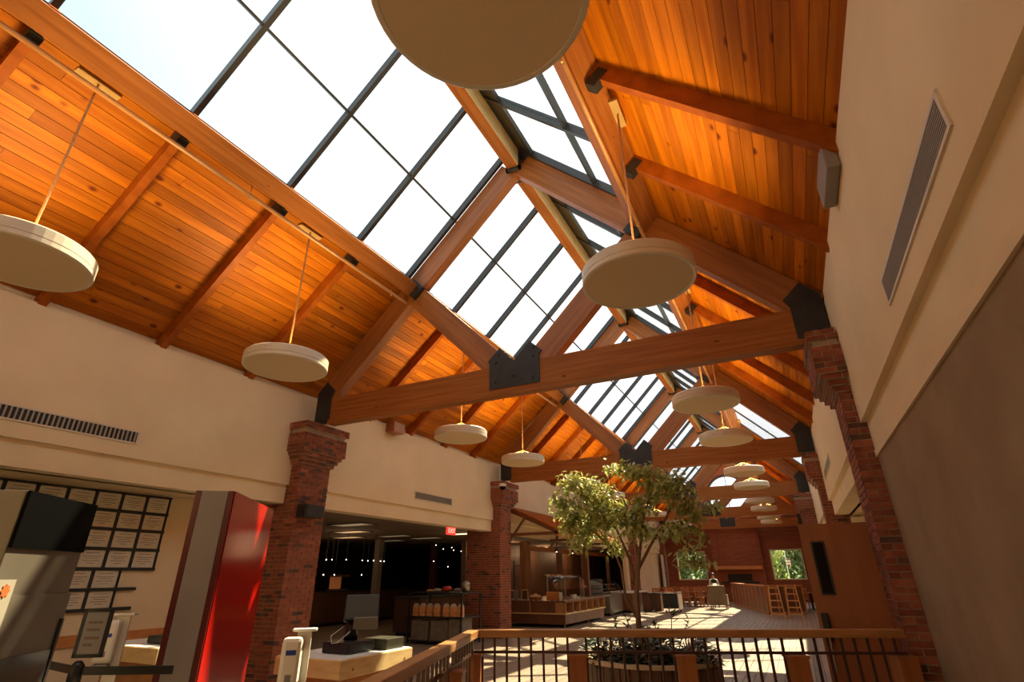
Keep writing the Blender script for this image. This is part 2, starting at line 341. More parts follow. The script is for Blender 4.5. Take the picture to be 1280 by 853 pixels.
# secondary rafters, four to a bay on either slope, each in a dark hanger at the purlin
def rafter_mesh(sd):
    p = roofc(sd, 2.30, (AP + AR) / 2 - .01); q = roofc(sd, 4.72, (AP + AR) / 2 - .01)
    b = MB().beam((p[0], 0, p[1]), (q[0], 0, q[1]), .10, .185, (0, 1, 0)); me = D.meshes.new('rafter'); me.from_pydata(b.v, [], b.f); me.materials.append(M['rafter']); return me
rm = {sd: rafter_mesh(sd) for sd in (-1, 1)}
hb = {}
for sd in (-1, 1):
    a = roofc(sd, 2.53, AR + .02); b = MB().obox((a[0], 0, a[1]), (sd, 0, -1), (0, 1, 0), (sd, 0, 1), .07, .062, .12)
    me = D.meshes.new('rafter_hanger'); me.from_pydata(b.v, [], b.f); me.materials.append(M['steel']); hb[sd] = me
for t in TY[:-1]:
    for k in range(1, 5):
        y = t + 1.57 * k
        for sd in (-1, 1):
            if sd > 0 and DY0 < y < DY1: continue
            r = inst('rafter', rm[sd], ceil, (0, y, 0)); inst('hanger', hb[sd], r, (0, 0, 0))
# purlins along the skylight, set square to the slope
for sd in (-1, 1):
    for i in range(len(TY) - 1):
        y0, y1 = TY[i] + .1, TY[i + 1] - .1
        u = 2.22; a = roof(sd, u, AU); b = roof(sd, u, AP - .06)
        c = ((a[0] + XC + sd * (u + (AP - .06 - AU) / 2)) / 2, 0, 0)
        dep = (AP - .05 - AU) * s2; cx = XC + sd * u + sd * s2 * dep / 2; cz = AU - u + s2 * dep / 2
        MB().obox((cx, (y0 + y1) / 2, cz), (sd, 0, -1), (0, 1, 0), (sd, 0, 1), .14, (y1 - y0) / 2, dep / 2).build('purlin', 'beamY', ceil)
# ridge beam
for i in range(len(TY) - 1):
    MB().box(XC - .115, XC + .115, TY[i] + .09, TY[i + 1] - .09, 8.92, 9.33).build('ridge_beam', 'beamY', ceil)
    MB().box(XC + .115, XC + .122, TY[i] + .20, TY[i + 1] - .20, 8.925, 9.33).build('sunlit_face', 'butcher', ceil, label='pale strip painted as the sunlit side of the ridge beam')  # pale strip stands in for sunlight on this side of the beam
# roof outside beyond the eaves, so that no sky shows past the walls
for sd in (-1, 1):
    x, z = roofc(sd, 5.25, AP + (.12 if sd > 0 else .22))
    MB().obox((x, (YB + YE) / 2, z), (sd, 0, -1), (0, 1, 0), (sd, 0, 1), .95, (YE - YB) / 2, .05).build('eave_slab', 'darkwall', ceil)

# ------------------------------------------------------------------ skylight
sky = MB().box(XC - .10, XC + .10, YB, YE, 9.46, 9.52).build('window_1', 'mullion', recentre=False, label='long ridge skylight of bronze bars and clear panes', **S)
mb_l = {}
for sd in (-1, 1):
    p = roof(sd, .10, AP + .03); q = roof(sd, 2.42, AP + .03)
    b = MB().beam((p[0], 0, p[1]), (q[0], 0, q[1]), .07, .13, (0, 1, 0)); me = D.meshes.new('mullion'); me.from_pydata(b.v, [], b.f); me.materials.append(M['mullion']); mb_l[sd] = me
for t in TY[:-1]:
    for k in range(0, 6 if t == TY[-2] else 5):
        for sd in (-1, 1):
            for dy in ((-.16, .16) if k == 0 else (0,)): inst('mullion', mb_l[sd], sky, (0, t + 1.57 * k + dy, 0))
pan = {}
for sd in (-1, 1):
    for h in (0, 1):
        u0, u1 = ((.10, 1.36 if sd < 0 else 1.60), (1.36 if sd < 0 else 1.60, 2.42))[h]
        a = roof(sd, (u0 + u1) / 2, AP + .05); b = MB().obox((a[0], 0, a[1]), (sd, 0, -1), (0, 1, 0), (sd, 0, 1), (u1 - u0) / 2 / s2 - .012, .75, .006)
        me = D.meshes.new('pane'); me.from_pydata(b.v, [], b.f); me.materials.append(M['glass']); pan[(sd, h)] = me
k = 0
y = TY[0] + .785
while y < YE - .8:
    for key in pan: inst('pane', pan[key], sky, (0, y, 0))
    y += 1.57
for sd in (-1, 1):
    a = roof(sd, 1.36 if sd < 0 else 1.60, AP + .03)
    MB().obox((a[0], (YB + YE) / 2, a[1]), (sd, 0, -1), (0, 1, 0), (sd, 0, 1), .018 if sd < 0 else .03, (YE - YB) / 2, .045).build('glazing_bar', 'mullion', sky)
    a = roof(sd, 2.44, AP + .03)
    MB().obox((a[0], (YB + YE) / 2, a[1]), (sd, 0, -1), (0, 1, 0), (sd, 0, 1), .03, (YE - YB) / 2, .05).build('sill_bar', 'mullion', sky)
for k in range(4):
    y = DY0 + .03 + k * (DY1 - DY0 - .06) / 3; p = roof(1, 2.44, AP + .05); q = roof(1, 4.47, AP + .05); MB().beam((p[0], y, p[1]), (q[0], y, q[1]), .05, .05, (0, 1, 0)).build('side_mullion', 'mullion', sky)
    if k < 3: MB().beam((p[0], y + .99, p[1]), (q[0], y + .99, q[1]), 1.9, .01, (0, 1, 0)).build('side_pane', 'glass', sky)
p = roof(1, 4.47, AP + .05); MB().box(p[0] - .05, p[0] + .05, DY0, DY1, p[1] - .08, p[1] + .06).build('sill_bar', 'mullion', sky)
a = roof(1, .27, AP + .02)
MB().obox((a[0], (YB + YE) / 2, a[1]), (1, 0, -1), (0, 1, 0), (1, 0, 1), .26, (YE - YB) / 2, .03).build('ridge_flashing', 'mullion', sky)
MB().obox((XC - .12, (YB + YE) / 2, AP - .08), (-1, 0, -1), (0, 1, 0), (-1, 0, 1), .06, (YE - YB) / 2, .03).build('ridge_flashing', 'mullion', sky)

# ------------------------------------------------------------------ walls
def upper_wall(name, side):
    x = WL if side < 0 else WR; o = side; first = None
    ys = [(YB, TY[2] - .36)] + [(TY[i] + .36, TY[i + 1] - .36) for i in range(2, 6)] + [(TY[6] + .36, YE)]
    for i, (ya, yb) in enumerate(ys):
        b = MB()
        def seg(xa, z0, z1, y0, y1, back=.35): b.box(min(xa, xa + o * back), max(xa, xa + o * back), y0, y1, z0, z1)
        seg(x, ZL1, ZW, ya, yb); seg(x + o * .06, ZL2, ZL1, ya, yb)
        seg(x + o * .14, ZW, 5.25, ya, yb + .72)
        w_ = b.build(name, 'cream', **S)
        if i < 5: b = MB(); seg(x + o * .02, 4.31, ZW, yb, yb + .72); b.build(name, 'cream', **S)
        if first is None: first = w_
    return first
wl = upper_wall('wall_left', -1)
wr = upper_wall('wall_right', 1)
# bay behind and beside the camera, left: recessed cream wall with the frames; soffit above
MB().box(-9.3, WL - .30, YB, 7.0, ZL2, ZL2 + .12).build('ceiling_alcove', 'cream', **S)
MB().box(-9.25, -9.0, YB, 7.0, 0, ZL2).build('wall_alcove', 'cream', **S)
MB().box(-9.0, -8.975, YB, 7.0, .78, .92).build('trim_1', 'orange', recentre=False, label='stained wooden chair rail on the recessed cream wall', **S)
# right: tan panelled wall up to the first pier
MB().box(1.02, 1.30, YB, 7.0, 0, ZL2 + .05).build('wall_lower', 'tan', **S)
MB().box(1.0, 1.14, YB, 7.0, ZL2 - .07, ZL2).build('trim_2', 'cream', **S)
# right, second bay: open corridor with cream walls
MB().box(1.30, 3.0, 7.6, 23.6, ZL2, ZL2 + .1).build('ceiling_corridor', 'cream', **S)
MB().box(2.6, 2.8, 7.4, 23.6, 0, ZL2).build('wall_corridor', 'cream', **S)
MB().box(1.30, 2.7, 22.9, 23.2, 0, ZL2).build('wall_corridor', 'cream', **S)
MB().box(1.0, 1.3, 23.4, YE, 0, ZL2).build('wall_lower', 'cream', **S)
MB().box(1.30, 2.7, 7.25, 7.45, 0, ZL2).build('wall_corridor', 'cream', **S)
# back wall
MB().box(-9.3, 3.0, YB - .2, YB, 0, 9.6).build('wall_back', 'cream', recentre=False, **S)
# left servery hall beyond the piers
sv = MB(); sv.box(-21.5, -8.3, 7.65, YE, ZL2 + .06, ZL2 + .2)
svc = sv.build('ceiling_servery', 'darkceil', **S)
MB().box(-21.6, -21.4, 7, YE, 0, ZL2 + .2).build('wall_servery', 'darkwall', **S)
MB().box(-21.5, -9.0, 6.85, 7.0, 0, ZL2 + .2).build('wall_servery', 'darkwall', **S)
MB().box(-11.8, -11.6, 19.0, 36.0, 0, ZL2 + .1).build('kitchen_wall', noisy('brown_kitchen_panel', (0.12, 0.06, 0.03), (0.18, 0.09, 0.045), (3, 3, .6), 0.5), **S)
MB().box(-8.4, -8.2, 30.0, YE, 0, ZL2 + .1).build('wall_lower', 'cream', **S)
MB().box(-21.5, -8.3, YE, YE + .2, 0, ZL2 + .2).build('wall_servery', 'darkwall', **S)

# far gable wall with openings, brick faced chimney breast
fw = MB(); y0, y1 = YE, YE + .3
fw.box(-8.3, -7.3, y0, y1, 0, 5.0); fw.box(.42, 1.2, y0, y1, 0, 5.0)
fw.box(-7.3, -5.4, y0, y1, 0, 1.24); fw.box(-1.45, .42, y0, y1, 0, 1.24)
fw.box(-7.3, -5.4, y0, y1, 3.02, 5.0); fw.box(-1.45, .42, y0, y1, 3.02, 5.0)
fw.box(-5.4, -1.45, y0, y1, 0, 5.0)
wf = fw.build('wall_far', noisy('far_brick_wall', (0.20, 0.052, 0.02), (0.27, 0.075, 0.03), (1, 1, 14), 0.85), recentre=False, **S)
# gable above z=5.0: strip lattice around the round window and the row of small windows
cz, rz_, cx = 6.55, 1.25, XC + .15
sq = [(-6.3, -5.4), (-4.75, -3.95), (-2.95, -2.15), (-1.35, -.35)]
gb = MB(); NX = 96
for i in range(NX):
    xa = -8.4 + 9.8 * i / NX; xb = xa + 9.8 / NX; xm = (xa + xb) / 2
    zt = AP + .1 - abs(xm - XC)
    if zt <= 5.0: continue
    cuts = []
    if any(a < xm < b for a, b in sq): cuts.append((5.05, 5.35))
    if abs(xm - cx) < rz_:
        h = math.sqrt(rz_ ** 2 - (xm - cx) ** 2); cuts.append((cz - h, cz + h))
    z = 5.0
    for a, b_ in cuts:
        if a > z: gb.box(xa, xb, y0, y1, z, a)
        z = b_
    if zt > z: gb.box(xa, xb, y0, y1, z, zt)
gb.build('gable', noisy('gable_boards', (0.30, 0.08, 0.02), (0.38, 0.11, 0.03), (3, 1, .5), 0.6), wf)
rw = MB(); rw.lathe([(rz_ - .02, -.04), (rz_ + .12, -.04), (rz_ + .12, .04), (rz_ - .02, .04), (rz_ - .02, -.04)], n=36)
wr2 = rw.build('window_2', 'mullion', world=False, recentre=False, label='round window high in the far gable', **S); wr2.location = (cx, y0 - .03, cz); wr2.rotation_euler = (math.pi / 2, 0, 0)
g = MB(); g.lathe([(0.001, 0), (rz_ - .02, 0)], n=36); go = g.build('pane', 'glass', wr2, world=False)
MB().box(-rz_, rz_, -.02, .02, -.02, .02).build('glazing_bar', 'mullion', wr2, world=False); MB().box(-.02, .02, -rz_, rz_, -.02, .02).build('glazing_bar', 'mullion', wr2, world=False)
wi = 3
for (a, b_, za, zb, lab) in ((-7.3, -5.4, 1.24, 3.02, 'far window with a view of trees, beside the curtain'), (-1.45, .42, 1.24, 3.02, 'far window with a view of a flagpole and bright trees')) + tuple((a, b_, 5.05, 5.35, 'small clerestory window in the far gable') for a, b_ in sq):
    f = MB(); t = .05 if zb > 3.5 else .07
    f.box(a, a + t, y0 - .04, y0 + .1, za, zb); f.box(b_ - t, b_, y0 - .04, y0 + .1, za, zb); f.box(a + t, b_ - t, y0 - .04, y0 + .1, za, za + t); f.box(a + t, b_ - t, y0 - .04, y0 + .1, zb - t, zb)
    wn = f.build('window_%d' % wi, 'tubrim', label=lab, **S); wi += 1
    MB().box(a + t, b_ - t, y0 + .03, y0 + .04, za + t, zb - t).build('pane', 'glass', wn)

# ------------------------------------------------------------------ brick piers
brickmesh = {}
def brick_inst(parent, x0, x1, y0, y1, z0, z1, dark):
    key = (round(x1 - x0, 3), round(y1 - y0, 3), round(z1 - z0, 3), dark)
    if key not in brickmesh: brickmesh[key] = unitbox('brick', key[0] / 2, key[1] / 2, key[2] / 2, 'brick_dark' if dark else 'brick')
    L = parent.location
    return inst('brick', brickmesh[key], parent, ((x0 + x1) / 2 - L[0], (y0 + y1) / 2 - L[1], (z0 + z1) / 2 - L[2]))
def courses(x0, x1, y0, y1, z0, z1, faces):
    """bricks (bounds) on the asked faces of a block; faces: '-y', '+x', '-x'"""
    out = []; c = .0677; nz = int(round((z1 - z0) / c)); j = .011; bl = .205; dp = .05
    for k in range(nz):
        za = z0 + k * c + j / 2; zb = za + c - j; off = (k % 2) * bl / 2
        for f in faces:
            lo, hi = (x0, x1) if f == '-y' else (y0, y1)
            p = lo - off
            while p < hi - .02:
                a = max(p + j / 2, lo); b_ = min(p + bl - j / 2, hi); p += bl
                if b_ - a < .03: continue
                if f == '-y': out.append((a, b_, y0 - .004, y0 + dp, za, zb))
                elif f == '+x': out.append((x1 - dp, x1 + .004, a, b_, za, zb))
                elif f == '-x': out.append((x0 - .004, x0 + dp, a, b_, za, zb))
    return out
def pier(label, x0, x1, y0, y1, side, near, zb=0.0):
    p = thing('brick_pier', label, 'brick pier', ((x0 + x1) / 2, (y0 + y1) / 2, 0))
    core = MB(); core.box(x0 + .006, x1 - .006, y0 + .006, y1 - .006, zb, 3.62)
    if zb: MB().box(x1 - .3, x1 - .1, (y0 + y1) / 2 - .1, (y0 + y1) / 2 + .1, 0, zb).build('post', 'mcab', p)
    fs = ('-y', '+x') if side < 0 else ('-y', '-x')
    br = courses(x0, x1, y0, y1, zb, 3.62, fs)
    # corbelled cap
    steps = [(3.55, .045), (3.62, .09), (3.69, .135)]
    def grow(g): return (WL + .005, x1 + g, y0 - g, y1 + g) if side < 0 else (x0 - g, WR - .005, y0 - g, y1 + g)
    for z, g in steps:
        a = grow(g); core.box(a[0] + .006, a[1] - .006, a[2] + .006, a[3] - .006, z, z + .0677); br += courses(*a, z, z + .0677, fs)
    a = grow(.18); core.box(a[0] + .006, a[1] - .006, a[2] + .006, a[3] - .006, 3.755, 4.10); br += courses(*a, 3.755, 4.10, fs)
    a = grow(.15); core.box(a[0] + .006, a[1] - .006, a[2] + .006, a[3] - .006, 4.10, 4.17)
    a = grow(.20)
    core.box(a[0] + .006, a[1] - .006, a[2] + .006, a[3] - .006, 4.17, 4.30); br += courses(*a, 4.165, 4.30, fs)
    core.build('mortar_core', 'mortar', p)
    random.seed(11); br2 = [(b, random.random() < .10) for b in br]
    if near:
        key = lambda q: (q[0][1] - q[0][0] + q[0][3] - q[0][2] > .2, q[0][4])
        vis = [q for q in br2 if q[0][4] > .55]
        vis.sort(key=lambda q: -q[0][4]) if side < 0 else vis.sort(key=lambda q: -abs(q[0][4]))
        parts_, rest = vis[:298], vis[298:] + [q for q in br2 if q[0][4] <= .55]
    else: parts_, rest = [], br2
    for b, dk in parts_: brick_inst(p, *b, dk)
    for dk in (False, True):
        m = MB(); [m.box(*b) for b, d in rest if d == dk]
        if m.v: m.build('brick_courses', 'brick_dark' if dk else 'brick', p, kind='stuff')
    return p
names = ['', '', 'first brick pier', 'second brick pier', 'third brick pier', 'fourth brick pier', 'last brick pier']
lab_l = {2: 'left brick pier behind the red kiosk, with a corbelled cap', 3: 'left brick pier beside the serving island, carrying a white camera dome',
         4: 'left brick pier hidden behind the tree, third along the hall', 5: 'left brick pier fourth along the hall', 6: 'left brick pier beside the far window wall'}
lab_r = {2: 'right brick pier beside the tan wall and the wooden door', 3: 'right brick pier second along the hall, above the open door', 4: 'right wide brick pier third along the hall',
         5: 'right brick pier fourth along the hall', 6: 'right brick pier beside the far flagpole window'}
for i in range(2, 7):
    t = TY[i]; pier(lab_l[i], -9.0 if i <= 3 else -8.5, PL, t - .36, t + .36, -1, i == 2, 2.844 if i == 4 else 0.0)
    pier(lab_r[i], .55 if i == 4 else PR, 1.3 if i == 4 else 1.02 + .28 * (i > 2), t - .36, t + .36, 1, i == 2)
# brick courses on top of the wide pier seen above the open door

# ------------------------------------------------------------------ roof trusses
lt = {2: 'roof truss over the register counter, closest overhead', 3: 'second roof truss, behind the top of the potted tree', 4: 'third roof truss along the hall',
      5: 'fourth roof truss along the hall', 6: 'last roof truss in front of the far gable', 1: 'roof truss overhead behind the viewer'}
def bolts(mbx, pts, y):
    for x, z in pts: mbx.tube([(x, y - .02, z), (x, y + .005, z)], .020, 6)
def truss(i):
    y = TY[i]; T = thing('roof_truss', lt[i], 'roof truss', (XC, y, 4.30)); W = .20
    MB().box(-7.62, .68, y - W / 2, y + W / 2, 4.32, 4.83).build('tie_beam', 'beam', T)
    dep = (AP - .04 - AT) * s2; A2 = (AP - .04 + AT) / 2
    for sd in (-1, 1):
        p = roof(sd, .14, A2); q = roof(sd, 4.36, A2)
        MB().beam((p[0], y, p[1]), (q[0], y, q[1]), W, dep, (0, 1, 0)).build('rafter', M['truss' + ('L' if sd < 0 else 'R')], T)
        # V strut from the purlin down to the middle of the tie
        a = (XC + sd * 2.22, y, AT - 2.25 + .08); b_ = (XC + sd * .22, y, 4.83 + .06 - .22)
        MB().beam(a, b_, W * .9, .42, (0, 1, 0)).build('strut', M['truss' + ('R' if sd < 0 else 'L')], T)
        # brackets at the purlin
        x, z = roof(sd, 2.22, AU - .06)
        for yy in (-1, 1): MB().obox((x, y + yy * .13, z + .10), (sd, 0, -1), (0, 1, 0), (sd, 0, 1), .15, .05, .17).build('purlin_bracket', 'steel', T)
        x0 = XC + sd * 4.12
        pl = MB()
        poly = [(x0 - sd * .05 - .0, 4.40), (x0 + sd * .33, 4.40), (x0 + sd * .33, 4.98), (x0 + sd * .12, 5.20), (x0 - sd * .12, 4.98), (x0 - sd * .05, 4.86)]
        pl.ngonprism([(a_, y - W / 2 - .012, b2) for a_, b2 in poly], (0, W + .024, 0))
        bolts(pl, [(x0 + sd * .06, 4.5), (x0 + sd * .22, 4.5), (x0 + sd * .06, 4.82), (x0 + sd * .2, 5.0)], y - W / 2 - .012)
        pl.build('bearing_plate', 'steel', T)
    # gusset plate with two prongs
    poly = [(-4.02, 4.43), (-3.10, 4.43), (-3.10, 4.92), (-3.05, 4.97), (-3.27, 5.18), (-3.56, 4.88), (-3.82, 5.16), (-4.06, 4.94), (-4.02, 4.90)]
    for yy in (y - W / 2 - .015, y + W / 2):
        g = MB().ngonprism([(a_, yy, b2) for a_, b2 in poly], (0, .015, 0))
        if yy < y: bolts(g, [(-3.9, 4.55), (-3.22, 4.55), (-3.56, 4.62), (-3.9, 4.9), (-3.22, 4.9), (-3.2, 5.05), (-3.85, 5.03)], yy)
        g.build('gusset_plate', 'steel', T)
    for yy in (-1, 1):
        r = MB(); r.box(XC - .15, XC + .15, y + yy * .17 - .035, y + yy * .17 + .035, 8.87, 8.95); r.box(XC + .115, XC + .15, y + yy * .17 - .035, y + yy * .17 + .035, 8.87, 9.25); r.box(XC - .15, XC - .115, y + yy * .17 - .035, y + yy * .17 + .035, 8.87, 9.25)
        r.build('ridge_bracket', 'steel', T)
def slopewood(name, sgn):       # grain along a 45 degree member
    m = noisy(name, (0.26, 0.084, 0.017), (0.38, 0.130, 0.030), (1, 1, 1), 0.5)
    mp = [n for n in m.node_tree.nodes if n.type == 'MAPPING'][0]
    mp.vector_type = 'TEXTURE'; mp.inputs['Rotation'].default_value = (0, sgn * math.pi / 4, 0); mp.inputs['Scale'].default_value = (1.2, .06, .06)
    return m
M['trussL'] = slopewood('truss_wood_rising', -1); M['trussR'] = slopewood('truss_wood_falling', 1)
for i in range(1, 7): truss(i)

# sprinkler pipes beside the purlins
for x, z, lab in ((-5.93, 6.56, 'long sprinkler pipe under the purlin above the cream wall with frames'), (-1.19, 6.56, 'long sprinkler pipe under the purlin on the door side of the hall')):
    p = MB().tube([(x, YB, z), (x, YE, z)], .03, 10); P_ = p.build('sprinkler_pipe', 'rail', label=lab, cat='pipe', smooth=True)
    h = MB(); yy = 3.6
    while yy < YE: h.tube([(x, yy, z), (x, yy, z - .07)], .012, 6); h.tube([(x, yy - .0, z + .02), (x, yy, z + .25)], .006, 5); yy += 3.14
    h.build('sprinkler_heads', 'brass', P_)

# ------------------------------------------------------------------ disc pendants
def pendant(loc, label, rz):
    P = thing('pendant_lamp', label, 'pendant lamp', loc, rz, 'cream disc pendant lamps in two rows under the roof')
    r = .57
    MB().lathe([(.0, 0), (r - .035, 0)], n=48).build('diffuser', 'lampdisc', P, world=False, smooth=True)
    MB().lathe([(r - .035, -.004), (r - .01, -.004), (r, .006), (r, .05), (r - .008, .053), (r, .058), (r, .15), (r - .02, .17), (r - .05, .17), (r - .05, .01), (r - .035, -.004)], n=48).build('rim', 'lampside', P, world=False, smooth=False)
    MB().lathe([(0, .03), (.22, .03)], n=24).build('lamp_tray', 'glow', P, world=False)
    y = MB()
    for a in (0, 2.094, 4.189): y.tube([(0, 0, .34), (.50 * math.cos(a), .50 * math.sin(a), .15)], .012, 6)
    y.tube([(0, 0, .30), (0, 0, .36)], .03, 8); y.build('yoke', 'brass', P, world=False)
    MB().tube([(0, 0, .34), (0, 0, 2.36)], .012, 8).build('rod', 'rail', P, world=False)
    MB().box(-.05, .05, -.22, .22, 2.36, 2.40).build('ceiling_plate', 'platewood', P, world=False)
    L = D.lights.new('uplight', 'AREA'); L.shape = 'DISK'; L.size = .7; L.energy = LAMP_W; L.color = LAMP_COL; L.spread = math.radians(120)
    lo = D.objects.new('uplight', L); COL.objects.link(lo); lo.parent = P; lo.location = (0, 0, .12); lo.rotation_euler = (math.pi, 0, 0)
    return P
orde = ['first', 'second', 'third', 'fourth', 'fifth', 'sixth', 'seventh', 'eighth', 'ninth', 'tenth']
rowl = []; 
for i in range(2, 7):
    rowl += [TY[i] - 5.66, TY[i] - 2.54]
for x, row in ((-6.0, 'over the servery side'), (-.90, 'over the door side')):
    for k, y in enumerate(rowl):
        if x > -2: y = 1.47 if k == 0 else y - .04
        pendant((x, y, 4.34), 'cream disc pendant lamp, %s from the viewer in the row %s' % (orde[k], row), 0)

# ------------------------------------------------------------------ wall grilles, boxes
def grille(label, x, y0, y1, z0, z1, side, along):
    o = -side
    g = thing('air_grille', label, 'air grille', (x, (y0 + y1) / 2, z0))
    xf = x + o * .012; t = .022
    f = MB(); lo, hi = min(x, xf), max(x, xf)
    f.box(lo, hi, y0 - .03, y1 + .03, z0 - t, z0); f.box(lo, hi, y0 - .03, y1 + .03, z1, z1 + t); f.box(lo, hi, y0 - .03, y0, z0, z1); f.box(lo, hi, y1, y1 + .03, z0, z1)
    f.build('frame', 'lampside', g)
    MB().box(min(x, x + o * .003), max(x, x + o * .003), y0, y1, z0, z1).build('duct_shadow', 'black', g)
    if along:
        n = 10
        for k in range(n):
            z = z0 + (k + .5) * (z1 - z0) / n; inst('louver', slm(.006, (y1 - y0) / 2, .0035), g, (o * .008, 0, z - z0))
    else:
        n = int((y1 - y0) / .055)
        for k in range(n):
            yv = y0 + (k + .5) * (y1 - y0) / n; inst('louver', slm(.006, .010, (z1 - z0) / 2), g, (o * .008, yv - (y0 + y1) / 2, (z1 - z0) / 2))
_sl = {}
def slm(*a):
    if a not in _sl: _sl[a] = unitbox('louver', *a, 'louvre')
    return _sl[a]
grille('long air grille in the cream wall above the framed certificates', WL, .9, 4.16, 1.76 + H, 1.905 + H, -1, False)
grille('short air grille in the cream wall above the dark servery opening', WL, 10.77, 12.41, 1.755 + H, 1.905 + H, -1, True)
grille('long air grille in the cream wall above the tan panel', WR, 2.34, 4.12, 1.755 + H, 1.925 + H, 1, True)
grille('short air grille in the cream wall above the corridor by the door', WR, 11.8, 13.9, 1.94 + H, 2.09 + H, 1, True)
MB().box(-8.075, -7.82, 9.45, 9.85, 4.72, 4.96).build('uplight_box', 'post', label='small wooden lamp box on the wall top beside the first servery pier', cat='lamp box', bevel=.01)
MB().box(.84, .945, 4.15, 4.75, 4.66, 4.93).build('uplight_box', 'grey', label='grey lamp box on the wall top above the tan panel', cat='lamp box', bevel=.01)
sp = thing('wall_speaker', 'black speaker box on the brick pier behind the red kiosk', 'speaker', (-7.72, 7.2, 2.62))
MB().box(-7.83, -7.60, 6.98, 7.42, 2.60, 2.82).build('cabinet', 'black', sp, bevel=.015); MB().box(-7.60, -7.585, 7.0, 7.40, 2.62, 2.80).build('speaker_cloth', 'steel', sp)
cd = thing('camera_dome', 'white security camera dome on the second servery pier', 'camera', (-7.60, 14.62, 4.12))
MB().lathe([(0, .14), (.10, .14), (.12, .09), (.10, .05)], (-7.60, 14.50, 4.05), 16).build('housing', 'white', cd, smooth=True); MB().sphere((-7.60, 14.50, 4.09), .09, 12, 8).build('dome', 'blackg', cd, smooth=True)
MB().box(-7.64, -7.56, 14.5, 14.62, 4.16, 4.20).build('bracket', 'white', cd)

# ------------------------------------------------------------------ open wooden door by the first pier
d1 = MB(); Z = H
dx0, dx1, dy0, dy1 = .098, .84, 7.675, 7.725
d1.box(dx0, .205, dy0, dy1, .01, 2.165); d1.box(.325, dx1, dy0, dy1, .01, 2.165); d1.box(.205, .325, dy0, dy1, .01, 1.40); d1.box(.205, .325, dy0, dy1, 1.955, 2.165)
dr = d1.build('door_1', 'door', label='open oak door leaf with a narrow slot of dark glass', **S)
MB().box(.205, .325, dy0 + .02, dy0 + .026, 1.40, 1.955).build('pane', 'glassg', dr)
f = MB(); f.box(.19, .21, dy0 - .012, dy0, 1.385, 1.97); f.box(.32, .34, dy0 - .012, dy0, 1.385, 1.97); f.box(.21, .32, dy0 - .012, dy0, 1.385, 1.40); f.box(.21, .32, dy0 - .012, dy0, 1.955, 1.97); f.build('slot_frame', 'black', dr)
MB().box(.13, .205, dy0 - .07, dy0, .92, 1.20).build('push_plate', 'black', dr, bevel=.01)
MB().tube([(.17, dy0 - .09, .62), (.17, dy0 - .09, 1.0)], .012, 8).build('pull_handle', 'stainless', dr)

# ------------------------------------------------------------------ guard rail round the stair head
K = Vector((-3.08, 5.25, 0)); Rr = Vector((.77, 6.78, 0)); Lr = Vector((-2.05, 2.35, 0))
ZT, ZM = H - .50, H - .70
gr = thing('guard_rail', 'oak topped guard rail with iron balusters in front of the planter', 'railing', tuple(K))
def hand(a, b_, ext=0.0):
    d = (b_ - a).normalized(); n_ = Vector((-d.y, d.x, 0)); a = a - d * .05
    z = ZT - .035
    m = MB().obox(((a + b_) / 2) + Vector((0, 0, z)), d, n_, (0, 0, 1), (b_ - a).length / 2, .055, .035); m.build('handrail', 'rail', gr, bevel=.008)
    MB().obox(((a + b_) / 2) + Vector((0, 0, ZM)), d, n_, (0, 0, 1), (b_ - a).length / 2, .012, .012).build('mid_rail', 'iron', gr)
    MB().obox(((a + b_) / 2) + Vector((0, 0, .10)), d, n_, (0, 0, 1), (b_ - a).length / 2, .012, .012).build('bottom_rail', 'iron', gr)
hand(K, Rr); hand(K, Lr)
bal = unitbox('baluster', .011, .011, (ZT - .07 - .10) / 2, 'iron')
def balusters(a, b_, n_seg):
    L = (b_ - a).length; d = (b_ - a) / L; ang = math.atan2(d.y, d.x)
    for s_ in range(n_seg):
        for k in range(8):
            t = L / n_seg * (s_ + (k + .75) / 8.5) 
            p = a + d * t - K; inst('baluster', bal, gr, (p.x, p.y, (ZT - .07 + .10) / 2), (0, 0, ang))
balusters(K, Rr, 4); balusters(K, Lr, 3)
pm_ = D.meshes.new('newel_post'); b = MB().box(-.085, .085, -.085, .085, 0, ZM - .035).box(-.095, .095, -.095, .095, ZM - .035, ZM - .012); pm_.from_pydata(b.v, [], b.f); pm_.materials.append(M['post'])
ang = math.atan2((Rr - K).y, (Rr - K).x); nrm = Vector((math.sin(ang), -math.cos(ang), 0))
for t in (0.0, .25, .5, .75, .985):
    p = (Rr - K) * t + nrm * .03; inst('newel_post', pm_, gr, (p.x, p.y, 0), (0, 0, ang))
for t in (.33, .66, 1.0):
    p = (Lr - K) * t + Vector((.03, 0, 0)); inst('newel_post', pm_, gr, (p.x, p.y, 0), (0, 0, ang))

# ------------------------------------------------------------------ red kiosk
k0 = Vector((-4.68, 3.40, 0)); sdv = Vector((-.6, .8, 0)); fdv = Vector((-.8, -.6, 0))
ki = thing('kiosk', 'tall red glossy kiosk with a grey front panel', 'kiosk', tuple(k0)); kh = .755 + H
c = k0 + sdv * .78 + fdv * .165
MB().obox(c + Vector((0, 0, kh / 2)), sdv, fdv, (0, 0, 1), .78, .158, kh / 2 - .003).build('body', 'darkred', ki)
MB().obox(k0 + sdv * .78 - fdv * .004 + Vector((0, 0, kh / 2)), sdv, fdv, (0, 0, 1), .775, .006, kh / 2).build('side_panel', 'red', ki, label='glossy red side panel')
MB().obox(k0 + sdv * 0 - sdv * .008 + fdv * .165 + Vector((0, 0, kh / 2)), sdv, fdv, (0, 0, 1), .008, .115, kh / 2).build('front_panel', 'grey', ki, label='warm grey front panel')
